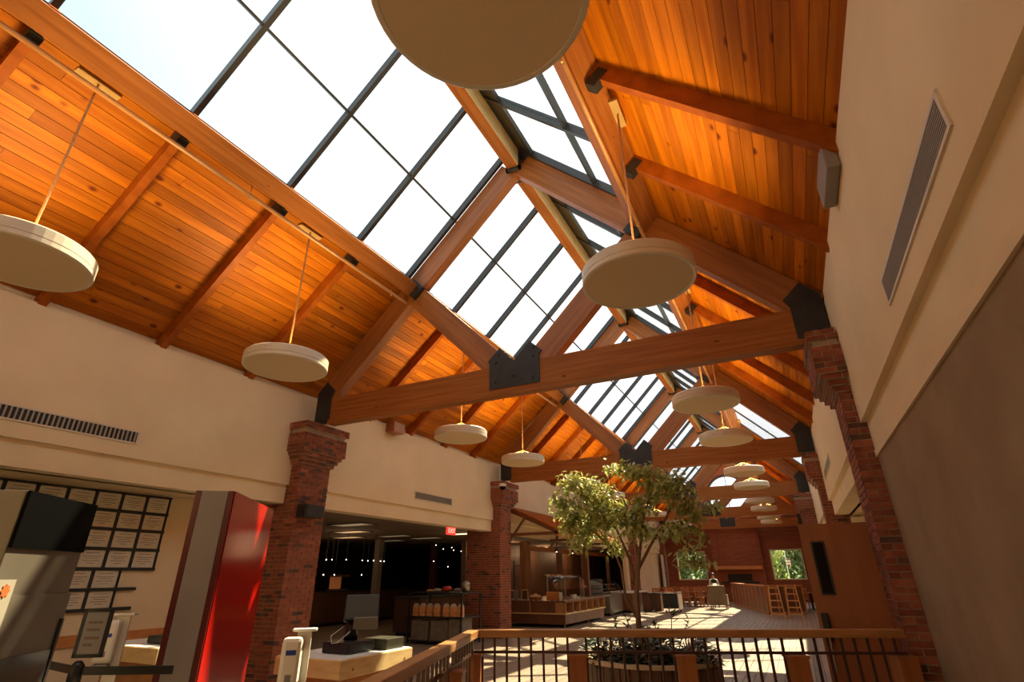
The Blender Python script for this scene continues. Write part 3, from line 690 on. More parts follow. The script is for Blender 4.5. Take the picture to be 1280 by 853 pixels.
for s_ in (.022, .308): MB().obox(k0 - sdv * .006 + fdv * s_ + Vector((0, 0, kh / 2)), sdv, fdv, (0, 0, 1), .012, .024, kh / 2).build('edge_trim', 'darkred', ki)

# ------------------------------------------------------------------ stainless cooler at the frame edge
m0 = Vector((-3.716, 1.444, 0)); mh = .45 + H
mc = thing('drink_cooler', 'stainless drink cooler with a black header beside the certificates wall', 'cooler', tuple(m0))
c = m0 + sdv * .345 + fdv * .40
MB().obox(c + Vector((0, 0, mh / 2)), sdv, fdv, (0, 0, 1), .345, .40, mh / 2).build('body', 'coolersteel', mc, bevel=.006)
MB().obox(m0 + sdv * .345 - fdv * .008 + Vector((0, 0, mh - .148)), sdv, fdv, (0, 0, 1), .34, .010, .146).build('header_panel', 'blackg', mc, label='gloss black header panel')
MB().obox(m0 + sdv * .345 - fdv * .010 + Vector((0, 0, .78)), sdv, fdv, (0, 0, 1), .335, .010, .76).build('door_panel', 'coolersteel', mc)
g_ = MB().obox(m0 + sdv * .37 - fdv * .024 + Vector((0, 0, .64)), sdv, fdv, (0, 0, 1), .27, .003, .60); g_.build('door_glass', mat('smoked_glass', (.05, .047, .042), .15, spec=.3), mc, label='smoked glass door')
for s_ in (.085, .655): MB().obox(m0 + sdv * s_ - fdv * .024 + Vector((0, 0, .72)), sdv, fdv, (0, 0, 1), .010, .010, .68).build('door_frame', 'mullion', mc)
pst = MB().obox(m0 + sdv * .04 - fdv * .022 + Vector((0, 0, 1.40)), sdv, fdv, (0, 0, 1), .085, .002, .22); pst.build('poster_panel', mat('pale_poster', (.27, .24, .18), .5), mc)
ds = MB(); cc = m0 + sdv * .06 - fdv * .026 + Vector((0, 0, 1.565)); rr_ = .030
ds.ngonprism([cc + sdv * rr_ * (1.0 + .18 * math.cos(8 * a)) * math.cos(a) + Vector((0, 0, rr_ * (1 + .18 * math.cos(8 * a)) * math.sin(a))) for a in [2 * math.pi * q / 48 for q in range(48)]], -fdv * .002)
ds.build('round_emblem', 'sticker', mc, label='round orange flower emblem')

# ------------------------------------------------------------------ stanchion with sign, belt
st = thing('stanchion', 'black queue stanchion holding a small framed sign', 'stanchion', (-4.95, 2.60, 0))
MB().tube([(-4.95, 2.6, .02), (-4.95, 2.6, .92)], .032, 12).build('post', 'black', st, smooth=True)
MB().tube([(-4.95, 2.6, .88), (-4.95, 2.6, 1.03), (-4.95, 2.6, 1.06)], [.045, .045, .02], 12).build('belt_head', 'black', st, smooth=True)
MB().lathe([(0, .03), (.14, .02), (.16, 0)], (-4.95, 2.6, 0), 20).build('foot', 'black', st)
fx = Vector((.80, .60, 0)); fn = Vector((.60, -.80, 0)); sc_ = Vector((-4.90, 2.62, 1.245))
fr = MB()
for dx_, dz_, hx, hz in ((-.088, 0, .012, .165), (.088, 0, .012, .165), (0, .153, .10, .012), (0, -.153, .10, .012)): fr.obox(sc_ + fx * dx_ + Vector((0, 0, dz_)), fx, fn, (0, 0, 1), hx, .012, hz)
sg = fr.build('sign_frame', 'black', st)
MB().obox(sc_ + fn * .002, fx, fn, (0, 0, 1), .076, .006, .141).build('sign_sheet', mat('grey_sign_sheet', (.30, .27, .24), .6), sg)
ln = MB()
for z_, w_ in ((.07, .05), (.02, .045), (-.035, .05), (-.08, .03)): ln.obox(sc_ + fn * .010 + Vector((0, 0, z_)) - fx * (.05 - w_), fx, fn, (0, 0, 1), w_, .001, .009)
ln.build('sign_text', 'ink', sg)
MB().obox((-5.85, 2.72, .995), (1, -.13, 0), (.13, 1, 0), (0, 0, 1), .92, .002, .028).build('queue_belt', 'black', label='black queue belt running away from the stanchion to the wall side', cat='belt')
MB().obox((-4.62, 2.775, .995), (.33, .175, 0), (-.175, .33, 0), (0, 0, 1), .34, .002, .028).build('queue_belt', 'black', label='black queue belt between the stanchion and the red kiosk', cat='belt')

# ------------------------------------------------------------------ hand sanitiser stands
def dispenser(x, y, ztop, label, s=1.0):
    t = thing('sanitiser_stand', label, 'dispenser', (x, y, 0))
    a = Vector((.75, .66, 0)); n_ = Vector((.66, -.75, 0)); c0 = Vector((x, y, 0))
    MB().obox(c0 + Vector((0, 0, (ztop - .01) / 2)) + a * .03, a, n_, (0, 0, 1), .045 * s, .012, (ztop - .01) / 2).build('board', 'white', t, bevel=.005)
    MB().obox(c0 + Vector((0, 0, ztop)) + a * .03, a, n_, (0, 0, 1), .075 * s, .045, .008).build('top_plate', 'white', t, bevel=.004)
    b_ = MB(); hx = .062 * s; y_ = .045
    c1 = c0 + n_ * .06 - a * .03 + Vector((0, 0, ztop - .17 * s)); b_.obox(c1, a, n_, (0, 0, 1), hx, y_, .135 * s); b_.build('housing', 'white', t, bevel=.025)
    MB().obox(c1 + n_ * .047 + Vector((0, 0, .05)), a, n_, (0, 0, 1), .03 * s, .002, .014).build('blue_mark', 'blue', t)
    MB().obox(c1 + n_ * .046 - Vector((0, 0, .09)), a, n_, (0, 0, 1), .018 * s, .003, .02).build('window', 'grey', t)
    MB().obox(c1 - Vector((0, 0, .155 * s)) + n_ * .01, a, n_, (0, 0, 1), hx * .8, y_ * .8, .02).build('nozzle_cover', 'grey', t, bevel=.008)
    MB().obox(c0 + Vector((0, 0, .012)), a, n_, (0, 0, 1), .15, .15, .012).build('foot', 'white', t)
dispenser(-3.04, 2.90, 1.30, 'white hand sanitiser stand beside the register counter')
dispenser(-5.45, 3.10, 1.33, 'white hand sanitiser stand behind the framed sign', 1.2)

# ------------------------------------------------------------------ register counters
def counter(x0, x1, y0, y1, label):
    t = thing('register_counter', label, 'counter', ((x0 + x1) / 2, (y0 + y1) / 2, 0)); zt = H - .68
    MB().box(x0, x1, y0, y1, zt - .155, zt - .006).build('block_top', 'butcher', t, bevel=.006)
    MB().box(x0 + .012, x1 - .012, y0 + .012, y1 - .012, zt - .006, zt).build('stone_inlay', 'top', t)
    MB().box(x0 + .10, x1 - .10, y0 + .10, y1 - .10, .08, zt - .156).build('cabinet', 'ply', t)
    MB().box(x0 + .15, x1 - .15, y0 + .15, y1 - .15, 0, .08).build('plinth', 'black', t)
    pg = MB()
    for q in (.16, .88): pg.tube([(x1 - .001, y0 + (y1 - y0) * q, zt - .09), (x1 + .003, y0 + (y1 - y0) * q, zt - .09)], .012, 8)
    pg.build('wood_plugs', 'post', t)
    return t
counter(-4.62, -3.80, 4.14, 5.20, 'pale wood register counter behind the rail, carrying the open terminal')
counter(-7.45, -6.25, 4.02, 5.00, 'pale wood counter between the cream wall and the red kiosk')
zt = H - .68
tm = thing('register_terminal', 'black point-of-sale terminal with tilted screen on the pale counter', 'cash register', (-4.2, 4.6, zt))
MB().box(-4.32, -3.98, 4.42, 4.80, zt + .001, zt + .10).build('base', 'black', tm, bevel=.015)
MB().box(-4.16, -3.86, 4.84, 5.12, zt + .001, zt + .10).build('cash_drawer', noisy('olive_metal', (.035, .032, .02), (.05, .045, .028), (3, 3, 3), .35), tm, bevel=.006)
a = Vector((.35, .93, 0)); a.normalize(); n_ = Vector((.80, -.30, .50)).normalized(); up = n_.cross(a).normalized() * -1
if up.z < 0: up = -up
a = Vector((.75, .66, 0)); nn = Vector((.66, -.75, 0)); 
tilt = (nn * .75 + Vector((.15, 0, .50))).normalized(); up = (a.cross(tilt)).normalized(); up = up if up.z > 0 else -up
c_ = Vector((-4.12, 4.72, zt + .385))
MB().obox(c_, a, up, tilt, .17, .135, .022).build('screen', 'black', tm, bevel=.012)
MB().obox(c_ + tilt * .024, a, up, tilt, .150, .115, .002).build('screen_glass', mat('olive_screen_back', (.07, .065, .042), .55, spec=.2), tm)
MB().obox(Vector((-4.02, 4.68, zt + .25)), a, nn, (0, 0, 1), .12, .03, .055).build('customer_display', mat('grey_display', (.16, .145, .10), .4), tm, bevel=.01)
MB().tube([(-4.16, 4.64, zt + .11), (-4.22, 4.70, zt + .24), (-4.16, 4.74, zt + .34)], [.07, .05, .04], 10).build('neck', 'black', tm, smooth=True)
MB().tube([(-4.20, 4.56, zt + .22), (-4.22, 4.42, zt + .15), (-4.18, 4.405, zt + .09), (-4.11, 4.405, zt + .10), (-4.05, 4.50, zt + .19)], .0035, 6).build('cable', 'white', tm, smooth=True)
tm2 = thing('register_terminal', 'black folded terminal on the counter beside the wood chair rail', 'cash register', (-6.6, 4.5, zt))
MB().box(-6.85, -6.40, 4.25, 4.65, zt + .001, zt + .08).build('base', 'black', tm2, bevel=.015); MB().obox((-6.55, 4.45, zt + .17), (.75, .66, 0), (.3, -.35, .88), (.6, -.7, -.3), .15, .10, .02).build('screen', 'black', tm2, bevel=.01)

# ------------------------------------------------------------------ certificates wall
fx0 = -8.985
rowsz = [1.19, .93, .67, .40, .13, -.14, -.40]       # eye heights of the frame lines
ncol = [7, 7, 7, 7, 6, 6]
ca = thing('certificate_board', 'black grid of framed certificates on the recessed cream wall', 'certificates', (fx0, 4.2, rowsz[-1] + H))
yR = [5.36, 5.34, 5.33, 5.31, 5.07, 5.02]
for r in range(6):
    za, zb = rowsz[r + 1] + H, rowsz[r] + H; pitch = .363
    y_end = 5.40 if r < 4 else 4.93
    MB().box(fx0 - .012, fx0 + .022, y_end - pitch * 7, y_end + (.28 if r >= 4 else 0.02), za - .022, za + .022).build('rail', 'black', ca)
    if r == 0: MB().box(fx0 - .012, fx0 + .022, y_end - pitch * 7, y_end + .02, zb - .012, zb + .012).build('rail', 'black', ca)
    for c_i in range(8):
        yy = y_end - pitch * c_i
        MB().box(fx0 - .012, fx0 + .018, yy - (.010 if c_i == 0 else .022), yy + (.012 if c_i == 0 else .022), za + .022, zb - (.022 if r else .012)).build('divider', 'black', ca)
    for c_i in range(7):
        yb = y_end - pitch * c_i - .022; ya = yb - pitch + .044
        ct = MB().box(fx0 - .012, fx0 + .006, ya, yb, za + .022, zb - .022).build('certificate', 'paper', ca)
        tx = MB(); ym = (ya + yb) / 2; hgt = zb - za
        for q, wq in ((.78, .09), (.62, .12), (.52, .08), (.40, .11), (.28, .05)): tx.box(fx0 + .006, fx0 + .0075, ym - wq, ym + wq, za + hgt * q - .004, za + hgt * q + .004)
        tx.build('print', 'ink', ct)

# ------------------------------------------------------------------ planter and tree
PX, PY = -2.08, 8.45
tb = thing('planter_tub', 'large round dark wooden planter tub behind the guard rail', 'planter', (PX, PY, 0))
nst = 44; stv = unitbox('stave', .90 * math.pi / nst - .006, .02, .27, 'tub')
for k in range(nst):
    t = 2 * math.pi * k / nst; inst('stave', stv, tb, (.90 * math.cos(t), .90 * math.sin(t), .27), (0, 0, t + math.pi / 2))
MB().lathe([(.84, .02), (.88, .02), (.88, .53), (.84, .53)], (PX, PY, 0), 44).build('liner', 'black', tb)
MB().lathe([(.84, .53), (.945, .53), (.945, .575), (.84, .575), (.84, .53)], (PX, PY, 0), 44).build('rim', 'tubrim', tb)
MB().lathe([(0, .50), (.86, .48)], (PX, PY, 0), 30).build('soil', 'soil', tb)
def leaf(mb, c, d, L, wd, up=Vector((0, 0, 1))):
    d = d.normalized(); sd_ = d.cross(up + Vector((.01, .02, 0))).normalized(); n = len(mb.v); dr = Vector((0, 0, -1)) * L * .18
    mid = c + d * L * .45; tip = c + d * L + dr
    mb.v += [tuple(c), tuple(mid + sd_ * wd), tuple(tip), tuple(mid - sd_ * wd)]; mb.f += [(n, n + 1, n + 2), (n, n + 2, n + 3)]
random.seed(5)
# shrubs in the tub
for si, (sx, sy, hh, nn_, lab) in enumerate(((-.55, -.35, .34, 260, 'dark leafy shrub in the tub, over the first newel post of the planter'), (.05, -.50, .36, 300, 'dark leafy shrub in the front of the tub'), (.58, -.20, .36, 260, 'rounded dark shrub at the corridor side of the tub'), (-.1, .35, .42, 260, 'dark leafy shrub behind the tree trunk in the tub'))):
    p = thing('leafy_shrub', lab, 'plant', (PX + sx, PY + sy, .48))
    m = MB(); stm = MB()
    for q in range(12):
        a = random.random() * 6.28; r = random.random() * .28; tip = Vector((PX + sx + r * math.cos(a), PY + sy + r * math.sin(a), .50 + hh * random.uniform(.6, 1.15))); stm.tube([(PX + sx, PY + sy, .48), tuple(tip)], [.012, .005], 5)
    for q in range(nn_):
        a = random.random() * 6.28; r = math.sqrt(random.random()) * .34; z = .50 + hh * random.random() * math.sqrt(max(0, 1 - (r / .36) ** 2)) * 1.1
        leaf(m, Vector((PX + sx + r * math.cos(a), PY + sy + r * math.sin(a), z)), Vector((math.cos(a) + random.uniform(-.6, .6), math.sin(a) + random.uniform(-.6, .6), random.uniform(-.2, .8))), random.uniform(.09, .17), random.uniform(.025, .05))
    stm.build('stems', 'bark', p); m.build('leaves', 'leafd', p, kind='stuff')
# tall thin sprigs above the rail
spg = thing('leafy_sprigs', 'thin upright sprigs with broad leaves standing above the rail', 'plant', (PX - .05, PY - .1, .5)); stm = MB(); m = MB()
for bx, by, tx_, ty_, tz in ((-.35, -.2, -.42, -.25, 1.12), (-.1, -.2, -.22, -.3, 1.10), (.3, -.2, .42, -.3, 1.22), (.35, -.1, .62, -.2, 1.10), (.1, -.2, .18, -.3, 1.05)):
    stm.tube([(PX + bx, PY + by, .5), (PX + (bx + tx_) / 2, PY + by, .85), (PX + tx_, PY + ty_, tz - .05)], [.01, .008, .005], 5)
    for q in range(4): leaf(m, Vector((PX + tx_, PY + ty_, tz - .05 - .05 * q)), Vector((random.uniform(-1, 1), random.uniform(-.5, .5), random.uniform(.3, 1.4))), .13, .03)
stm.build('stems', 'bark', spg); m.build('leaves', 'leafd', spg, kind='stuff')

tr = thing('potted_tree', 'weeping fig tree with a wide leafy crown growing from the round tub', 'tree', (PX - .03, PY, .48))
TRUNK = [(-.10, 0, .48), (-.13, 0, .92), (-.12, 0, 1.35), (-.05, 0, 1.75), (.0, 0, 2.0)]
tk = MB().tube([(PX + a, PY + b_, c_) for a, b_, c_ in TRUNK], [.043, .040, .037, .032, .025], 9); tk.build('trunk', 'bark', tr, smooth=True)
br_pts = []
def branch(pts, r0, r1):
    P_ = [Vector((PX, PY, 0)) + Vector(p) for p in pts]; n = len(P_)
    MB().tube([tuple(p) for p in P_], [r0 + (r1 - r0) * i / (n - 1) for i in range(n)], 7).build('branch', 'bark', tr, smooth=True)
    for i in range(1, n): br_pts.append(P_[i])
branch([(-.12, 0, 1.0), (-.30, .04, 1.3), (-.33, .06, 1.7), (-.45, .1, 2.0), (-.80, .05, 2.3), (-1.2, 0, 2.5)], .026, .008)
branch([(-.10, 0, 1.45), (-.18, 0, 1.85), (-.32, -.05, 2.25), (-.62, -.1, 2.6), (-.9, -.15, 2.95)], .026, .008)
branch([(-.03, 0, 1.85), (-.10, .05, 2.3), (-.2, .1, 2.7), (-.35, .1, 2.95)], .024, .008)
branch([(.0, 0, 1.95), (.08, 0, 2.35), (.22, 0, 2.7), (.25, .1, 3.05)], .022, .008)
branch([(-.05, 0, 1.7), (.14, .05, 2.0), (.36, .1, 2.3), (.6, .1, 2.7), (.75, .1, 2.85)], .026, .008)
branch([(.36, .1, 2.3), (.6, .15, 2.35), (.95, .15, 2.42), (1.2, .1, 2.42)], .014, .006)
branch([(-.45, .1, 2.0), (-.75, 0, 1.98), (-.95, -.05, 1.98)], .012, .005)
branch([(.36, .1, 2.3), (.6, .1, 2.1), (.72, .1, 1.9)], .012, .005)
crown = []
for px_, py_, rx_, ry_, n_ in ((714, 603, 24, 11, 330), (740, 612, 26, 15, 460), (702, 636, 20, 18, 420), (706, 655, 18, 12, 250), (735, 640, 28, 20, 700), (758, 640, 26, 16, 560), (785, 657, 22, 14, 400), (725, 668, 28, 12, 330), (752, 683, 15, 10, 150), (706, 682, 10, 7, 60),
        (806, 662, 20, 13, 230), (798, 592, 20, 8, 220), (825, 602, 24, 13, 400), (835, 622, 20, 14, 260), (862, 618, 24, 18, 560), (868, 643, 19, 16, 340), (848, 668, 22, 12, 250), (860, 690, 13, 13, 150), (897, 642, 16, 6, 90), (876, 672, 11, 8, 80), (815, 640, 20, 12, 220), (872, 704, 9, 7, 50)):
    crown.append(((px_ - 800) * .0109 + .05 * (py_ - 640) / 50, random.uniform(-.15, .15), 3.20 - (py_ - 588) * .01245, rx_ * .0118, max(rx_, ry_) * .012, ry_ * .0125, n_))
random.seed(21)
m = MB(); tw = MB()
for cx_, cy_, cz_, rx, ry, rz2, nn_ in crown:
    c0 = Vector((PX + cx_, PY + cy_, cz_)); near_b = min(br_pts, key=lambda p: (p - c0).length); tw.tube([tuple(near_b), tuple((near_b + c0) / 2 + Vector((0, 0, -.05))), tuple(c0)], [.012, .009, .004], 5)
    tips = []
    for q in range(max(3, nn_ // 45)):
        v = Vector((random.gauss(0, 1), random.gauss(0, 1), random.gauss(0, 1))).normalized(); t = c0 + Vector((v.x * rx, v.y * ry, v.z * rz2)) * random.uniform(.5, 1.1); tw.tube([tuple(c0), tuple(t)], [.005, .003], 4); tips.append(t)
    for q in range(int(nn_ * .62)):
        if random.random() < .78:
            t = random.choice(tips); c1 = t + Vector((random.gauss(0, .075), random.gauss(0, .075), random.gauss(0, .05)))
        else:
            v = Vector((random.gauss(0, 1), random.gauss(0, 1), random.gauss(0, 1))).normalized() * random.random() ** .4; c1 = c0 + Vector((v.x * rx, v.y * ry, v.z * rz2))
        dv = Vector((random.uniform(-1, 1), random.uniform(-1, 1), random.uniform(-1.1, .25))); leaf(m, c1, dv, random.uniform(.08, .13), random.uniform(.021, .034), Vector((random.uniform(-.4, .4), random.uniform(-.4, .4), 1)))
tw.build('twigs', 'bark', tr, kind='stuff'); m.build('foliage', 'leaf', tr, kind='stuff')

# ------------------------------------------------------------------ dark servery hall
def troffer(x, y, label, on=True):
    t = thing('ceiling_troffer', label, 'ceiling light', (x, y, 2.9)); z = 2.91
    f = MB(); f.box(x - .62, x + .62, y - .32, y - .29, z - .02, z); f.box(x - .62, x + .62, y + .29, y + .32, z - .02, z); f.box(x - .62, x - .59, y - .29, y + .29, z - .02, z); f.box(x + .59, x + .62, y - .29, y + .29, z - .02, z); f.build('frame', 'darkwall', t)
    if y in (15.13, 15.8, 13.25): L = D.lights.new('lamp_tube', 'POINT'); L.energy = 9; L.color = (1, .62, .32); L.shadow_soft_size = .4; lo = D.objects.new('lamp_tube', L); COL.objects.link(lo); lo.parent = t; lo.location = (0, 0, -.35)
    MB().box(x - .59, x + .59, y - .29, y + .29, z - .012, z - .004).build('lens', 'trofb' if on else 'trof', t)
M['trofb'] = mat('lit_ceiling_lamp', (1, .9, .7), 0.5, emit=(1.0, 0.80, 0.50), es=1.5)
M['trof'] = mat('faint_ceiling_lamp', (1, .9, .7), 0.5, emit=(1.0, 0.75, 0.42), es=0.10)
for (x, y, lab, on) in ((-10.55, 11.36, 'faint ceiling light closest to the first brick pier in the dark servery', 0), (-12.28, 13.25, 'second faint ceiling light behind the first brick pier', 0), (-14.18, 15.13, 'third faint ceiling light, deepest in its line behind the first pier', 0),
        (-12.3, 15.4, 'faint ceiling light midway across the dark servery', 0), (-14.1, 17.4, 'small faint ceiling light deep in the middle of the servery', 0), (-12.04, 16.9, 'faint ceiling light just before the exit sign', 0),
        (-9.6, 15.8, 'lit ceiling light right beside the exit sign', 1), (-10.45, 18.4, 'lit ceiling light touching the second brick pier', 1)): troffer(x, y, lab, on)
ex = thing('exit_sign', 'small red lit EXIT sign hanging under the cream wall edge', 'exit sign', (-8.42, 12.98, 2.85))
MB().box(-8.46, -8.40, 12.78, 13.18, 2.66, 2.86).build('case', 'exitred', ex); MB().box(-8.45, -8.41, 12.96, 13.0, 2.86, 2.91).build('bracket', 'white', ex)
tcv = D.curves.new('lettering', 'FONT'); tcv.body = 'EXIT'; tcv.size = .17; tcv.extrude = .003; tcv.align_x = 'CENTER'; tcv.align_y = 'CENTER'
tmp_ = D.objects.new('tmp', tcv); COL.objects.link(tmp_); bpy.context.view_layer.update(); tme = D.meshes.new_from_object(tmp_.evaluated_get(bpy.context.evaluated_depsgraph_get())); D.objects.remove(tmp_)
tme.materials.clear(); tme.materials.append(M['exittxt']); to = D.objects.new('lettering', tme); COL.objects.link(to); to.parent = ex; to.location = (.025, 0, -.09); to.rotation_euler = (math.pi / 2, 0, math.pi / 2)
bi = 0
for (x, y, z) in ((-13, 13.04, .489), (-13, 13.28, .493), (-13, 13.91, .506), (-13, 14.67, .495), (-13, 14.95, .49), (-13, 15.24, .50), (-13, 15.6, .49), (-13, 15.79, .49), (-13, 12.6, .06), (-13, 13.0, .06), (-13, 13.46, .058), (-13, 14.7, .055),
        (-13, 18.95, 1.15), (-13, 20.14, 1.1), (-13, 20.3, 1.0), (-13, 20.9, .98), (-13, 19.5, 1.02), (-13, 21.4, .95), (-13, 22.0, .95), (-13, 19.9, .35), (-13, 22.2, .35), (-13, 24.4, .30), (-12, 17.4, .5)):
    t = thing('hanging_bulb', ('small bright bulb in the upper row across the dark servery' if x == -13 and y < 17 and z > .3 else 'small bright bulb in the lower row across the dark servery' if y < 17 else 'small bright bulb in the cluster beside the exit sign' if z > .6 else 'small bright bulb low behind the snack table'), 'bulb', (x, y, z + H), 0, 'small hanging bulbs in the dark servery')
    MB().sphere((0, 0, 0), .018, 10, 7).build('bulb', 'bulb', t, world=False, smooth=True); MB().tube([(0, 0, .03), (0, 0, 2.9 - z - H)], .006, 5).build('cord', 'black', t, world=False)
def cab(name, label, cat, x0, x1, y0, y1, z1, body, top, n=3, side='x'):
    t = thing(name, label, cat, ((x0 + x1) / 2, (y0 + y1) / 2, 0))
    MB().box(x0 + .03, x1 - .03, y0 + .03, y1 - .03, .10, z1 - .04).build('body', body, t); MB().box(x0 + .1, x1 - .1, y0 + .1, y1 - .1, 0, .10).build('plinth', 'black', t)
    MB().box(x0, x1, y0, y1, z1 - .04, z1).build('worktop', top, t, bevel=.006)
    for k in range(n):
        if side == 'x': L = (y1 - y0 - .06) / n; ya = y0 + .03 + k * L; MB().box(x1 - .03, x1 - .012, ya + .01, ya + L - .01, .12, z1 - .06).build('panel', body, t)
        else: L = (x1 - x0 - .06) / n; xa = x0 + .03 + k * L; MB().box(xa + .01, xa + L - .01, y0 + .012, y0 + .03, .12, z1 - .06).build('panel', body, t)
    return t
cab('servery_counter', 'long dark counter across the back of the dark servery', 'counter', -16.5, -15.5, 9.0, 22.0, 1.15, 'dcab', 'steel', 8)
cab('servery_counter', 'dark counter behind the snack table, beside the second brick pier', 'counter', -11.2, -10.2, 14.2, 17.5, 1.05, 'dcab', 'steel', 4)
for x, y, lab in ((-14.2, 16.9, 'slim pale column in the back of the dark servery'), (-14.2, 20.6, 'wide brown column behind the exit sign in the servery')):
    t = thing('servery_column', lab, 'column', (x, y, 0)); MB().box(x - .12, x + .12, y - .12, y + .12, 0, 2.91).build('shaft', 'grey' if y < 18 else 'mcab', t); MB().box(x - .16, x + .16, y - .16, y + .16, 0, .12).build('base', 'black', t)
hw = thing('heat_lamp_glow', 'orange lit food warmer on the back counter of the servery', 'food warmer', (-15.9, 16.8, 1.15))
MB().box(-16.2, -15.7, 16.5, 17.1, 1.15, 1.20).build('tray', 'stainless', hw); MB().box(-16.2, -15.7, 16.5, 17.1, 1.62, 1.70).build('hood', 'mcab', hw); MB().box(-16.15, -16.10, 16.52, 17.08, 1.20, 1.62).build('lit_back', mat('warm_lit_back', (.8, .3, .1), .5, emit=(1, .30, .10), es=.10), hw)
# snack merchandiser
mx0, mx1, my0, my1 = -9.65, -7.95, 12.9, 13.9
sh = thing('snack_table', 'black metal snack table with a low shelf, beside the second brick pier', 'display table', (-8.8, 13.4, 0))
for zz, nm in ((1.22, 'top_shelf'), (.64, 'middle_shelf'), (.08, 'bottom_shelf')): MB().box(mx0, mx1, my0, my1, zz - .03, zz).build(nm, 'black', sh)
for x in (mx0 + .02, mx1 - .02):
    for y in (my0 + .02, my1 - .02): MB().box(x - .02, x + .02, y - .02, y + .02, 0, 1.19).build('leg', 'black', sh)
for k in range(7):
    x = mx0 + .16 + k * .225 + (.07 if k > 3 else 0)
    t = thing('snack_bag', 'orange snack bag, %s from the servery end of the middle shelf' % ['first', 'second', 'third', 'fourth', 'fifth', 'sixth', 'seventh'][k], 'snack bag', (x, my0 + .15, .64), 0, 'orange snack bags on the middle shelf of the snack table')
    MB().quadbox([(-.085, -.05, 0), (.085, -.05, 0), (.085, .05, 0), (-.085, .05, 0), (-.08, -.045, .24), (.08, -.045, .24), (.08, .045, .24), (-.08, .045, .24)]).build('bag', 'food', t, world=False, bevel=.01)
    MB().quadbox([(-.08, -.04, .24), (.08, -.04, .24), (.08, .04, .24), (-.08, .04, .24), (-.05, -.01, .31), (.05, -.01, .31), (.05, .01, .31), (-.05, .01, .31)]).build('gathered_top', 'lampside', t, world=False)
for k, (x, w_, h_) in enumerate(((-9.32, .27, .44), (-8.70, .27, .46), (-8.22, .18, .52))):
    t = thing('carton', ['grey carton on the bottom shelf at the servery end of the snack table', 'grey carton in the middle of the bottom shelf of the snack table', 'tall narrow grey carton on the bottom shelf next to the brick pier'][k], 'carton', (x, 13.3, .08))
    MB().box(x - w_, x + w_, 13.0, 13.6, .08, .08 + h_).build('box', 'cardboard', t, bevel=.01); MB().box(x - w_ + .02, x + w_ - .02, 13.02, 13.58, .08 + h_, .092 + h_).build('lid', 'lampside', t)
for k, (x, w_, h_, m_, lab) in enumerate(((-9.25, .12, .07, 'food', 'orange packet lying on top of the snack table'), (-9.0, .13, .09, 'tubrim', 'yellow packet lying on top of the snack table'), (-8.68, .15, .15, 'redfood', 'red packet heaped on top of the snack table'), (-8.35, .12, .10, 'grey', 'grey tray on top of the snack table'), (-8.08, .10, .26, 'stainless', 'metal urn standing on the snack table end by the pier'))):
    t = thing('food_item', lab, 'food item', (x, 13.3, 1.22)); MB().sphere((x, 13.3, 1.22 + h_ * .5), h_ * .5, 12, 8, (w_ / (h_ * .5), 1.6, 1)).build('shell', m_, t, smooth=True) if k != 4 else MB().lathe([(0, 0), (.10, 0), (.11, .22), (.06, .27), (0, .28)], (x, 13.3, 1.22), 18).build('vessel', m_, t, smooth=True)

# ------------------------------------------------------------------ serving island and counters along the nave
is_ = thing('serving_island', 'long brown serving island with an open row of compartments', 'serving counter', (-8.5, 21, 0))
ix0, ix1, iy0, iy1 = -9.85, -7.24, 18.4, 22.75
MB().box(ix0 + .06, ix1 - .06, iy0 + .06, iy1 - .06, .10, .40).build('base', 'mcab', is_)
MB().box(ix0, ix1, iy0, iy1, .40, .44).build('ledge', 'butcher', is_)
MB().box(ix0 + .1, ix1 - .35, iy0 + .10, iy1 - .1, .44, .76).build('core', 'dcab', is_)
MB().box(ix0, ix1, iy0, iy1, .76, .81).build('top', 'mcab', is_)
for k in range(7):
    y = iy0 + .02 + k * (iy1 - iy0 - .08) / 6; MB().box(ix1 - .40, ix1 - .01, y, y + .04, .44, .76).build('divider', 'ply', is_)
for x in (-9.8, -8.6): MB().box(x, x + .04, iy0 - .005, iy0 + .1, .44, .76).build('front_post', 'ply', is_)
MB().box(ix0 + .1, ix1 - .35, iy0 + .03, iy0 + .07, .44, .76).build('front_panel', 'mcab', is_)
for x in (ix0 + .15, ix1 - .15):
    for y in (iy0 + .2, 21, iy1 - .2): MB().tube([(x, y, 0), (x, y, .1)], .025, 8).build('leg', 'stainless', is_)
tr_ = MB()
for k in range(26): tr_.sphere((ix1 - .05, iy0 + .1 + k * .2, .825), .022, 6, 4)
for k in range(12): tr_.sphere((ix0 + .2 + k * .2, iy0 + .05, .825), .022, 6, 4)
tr_.build('edge_studs', 'white', is_, kind='stuff')
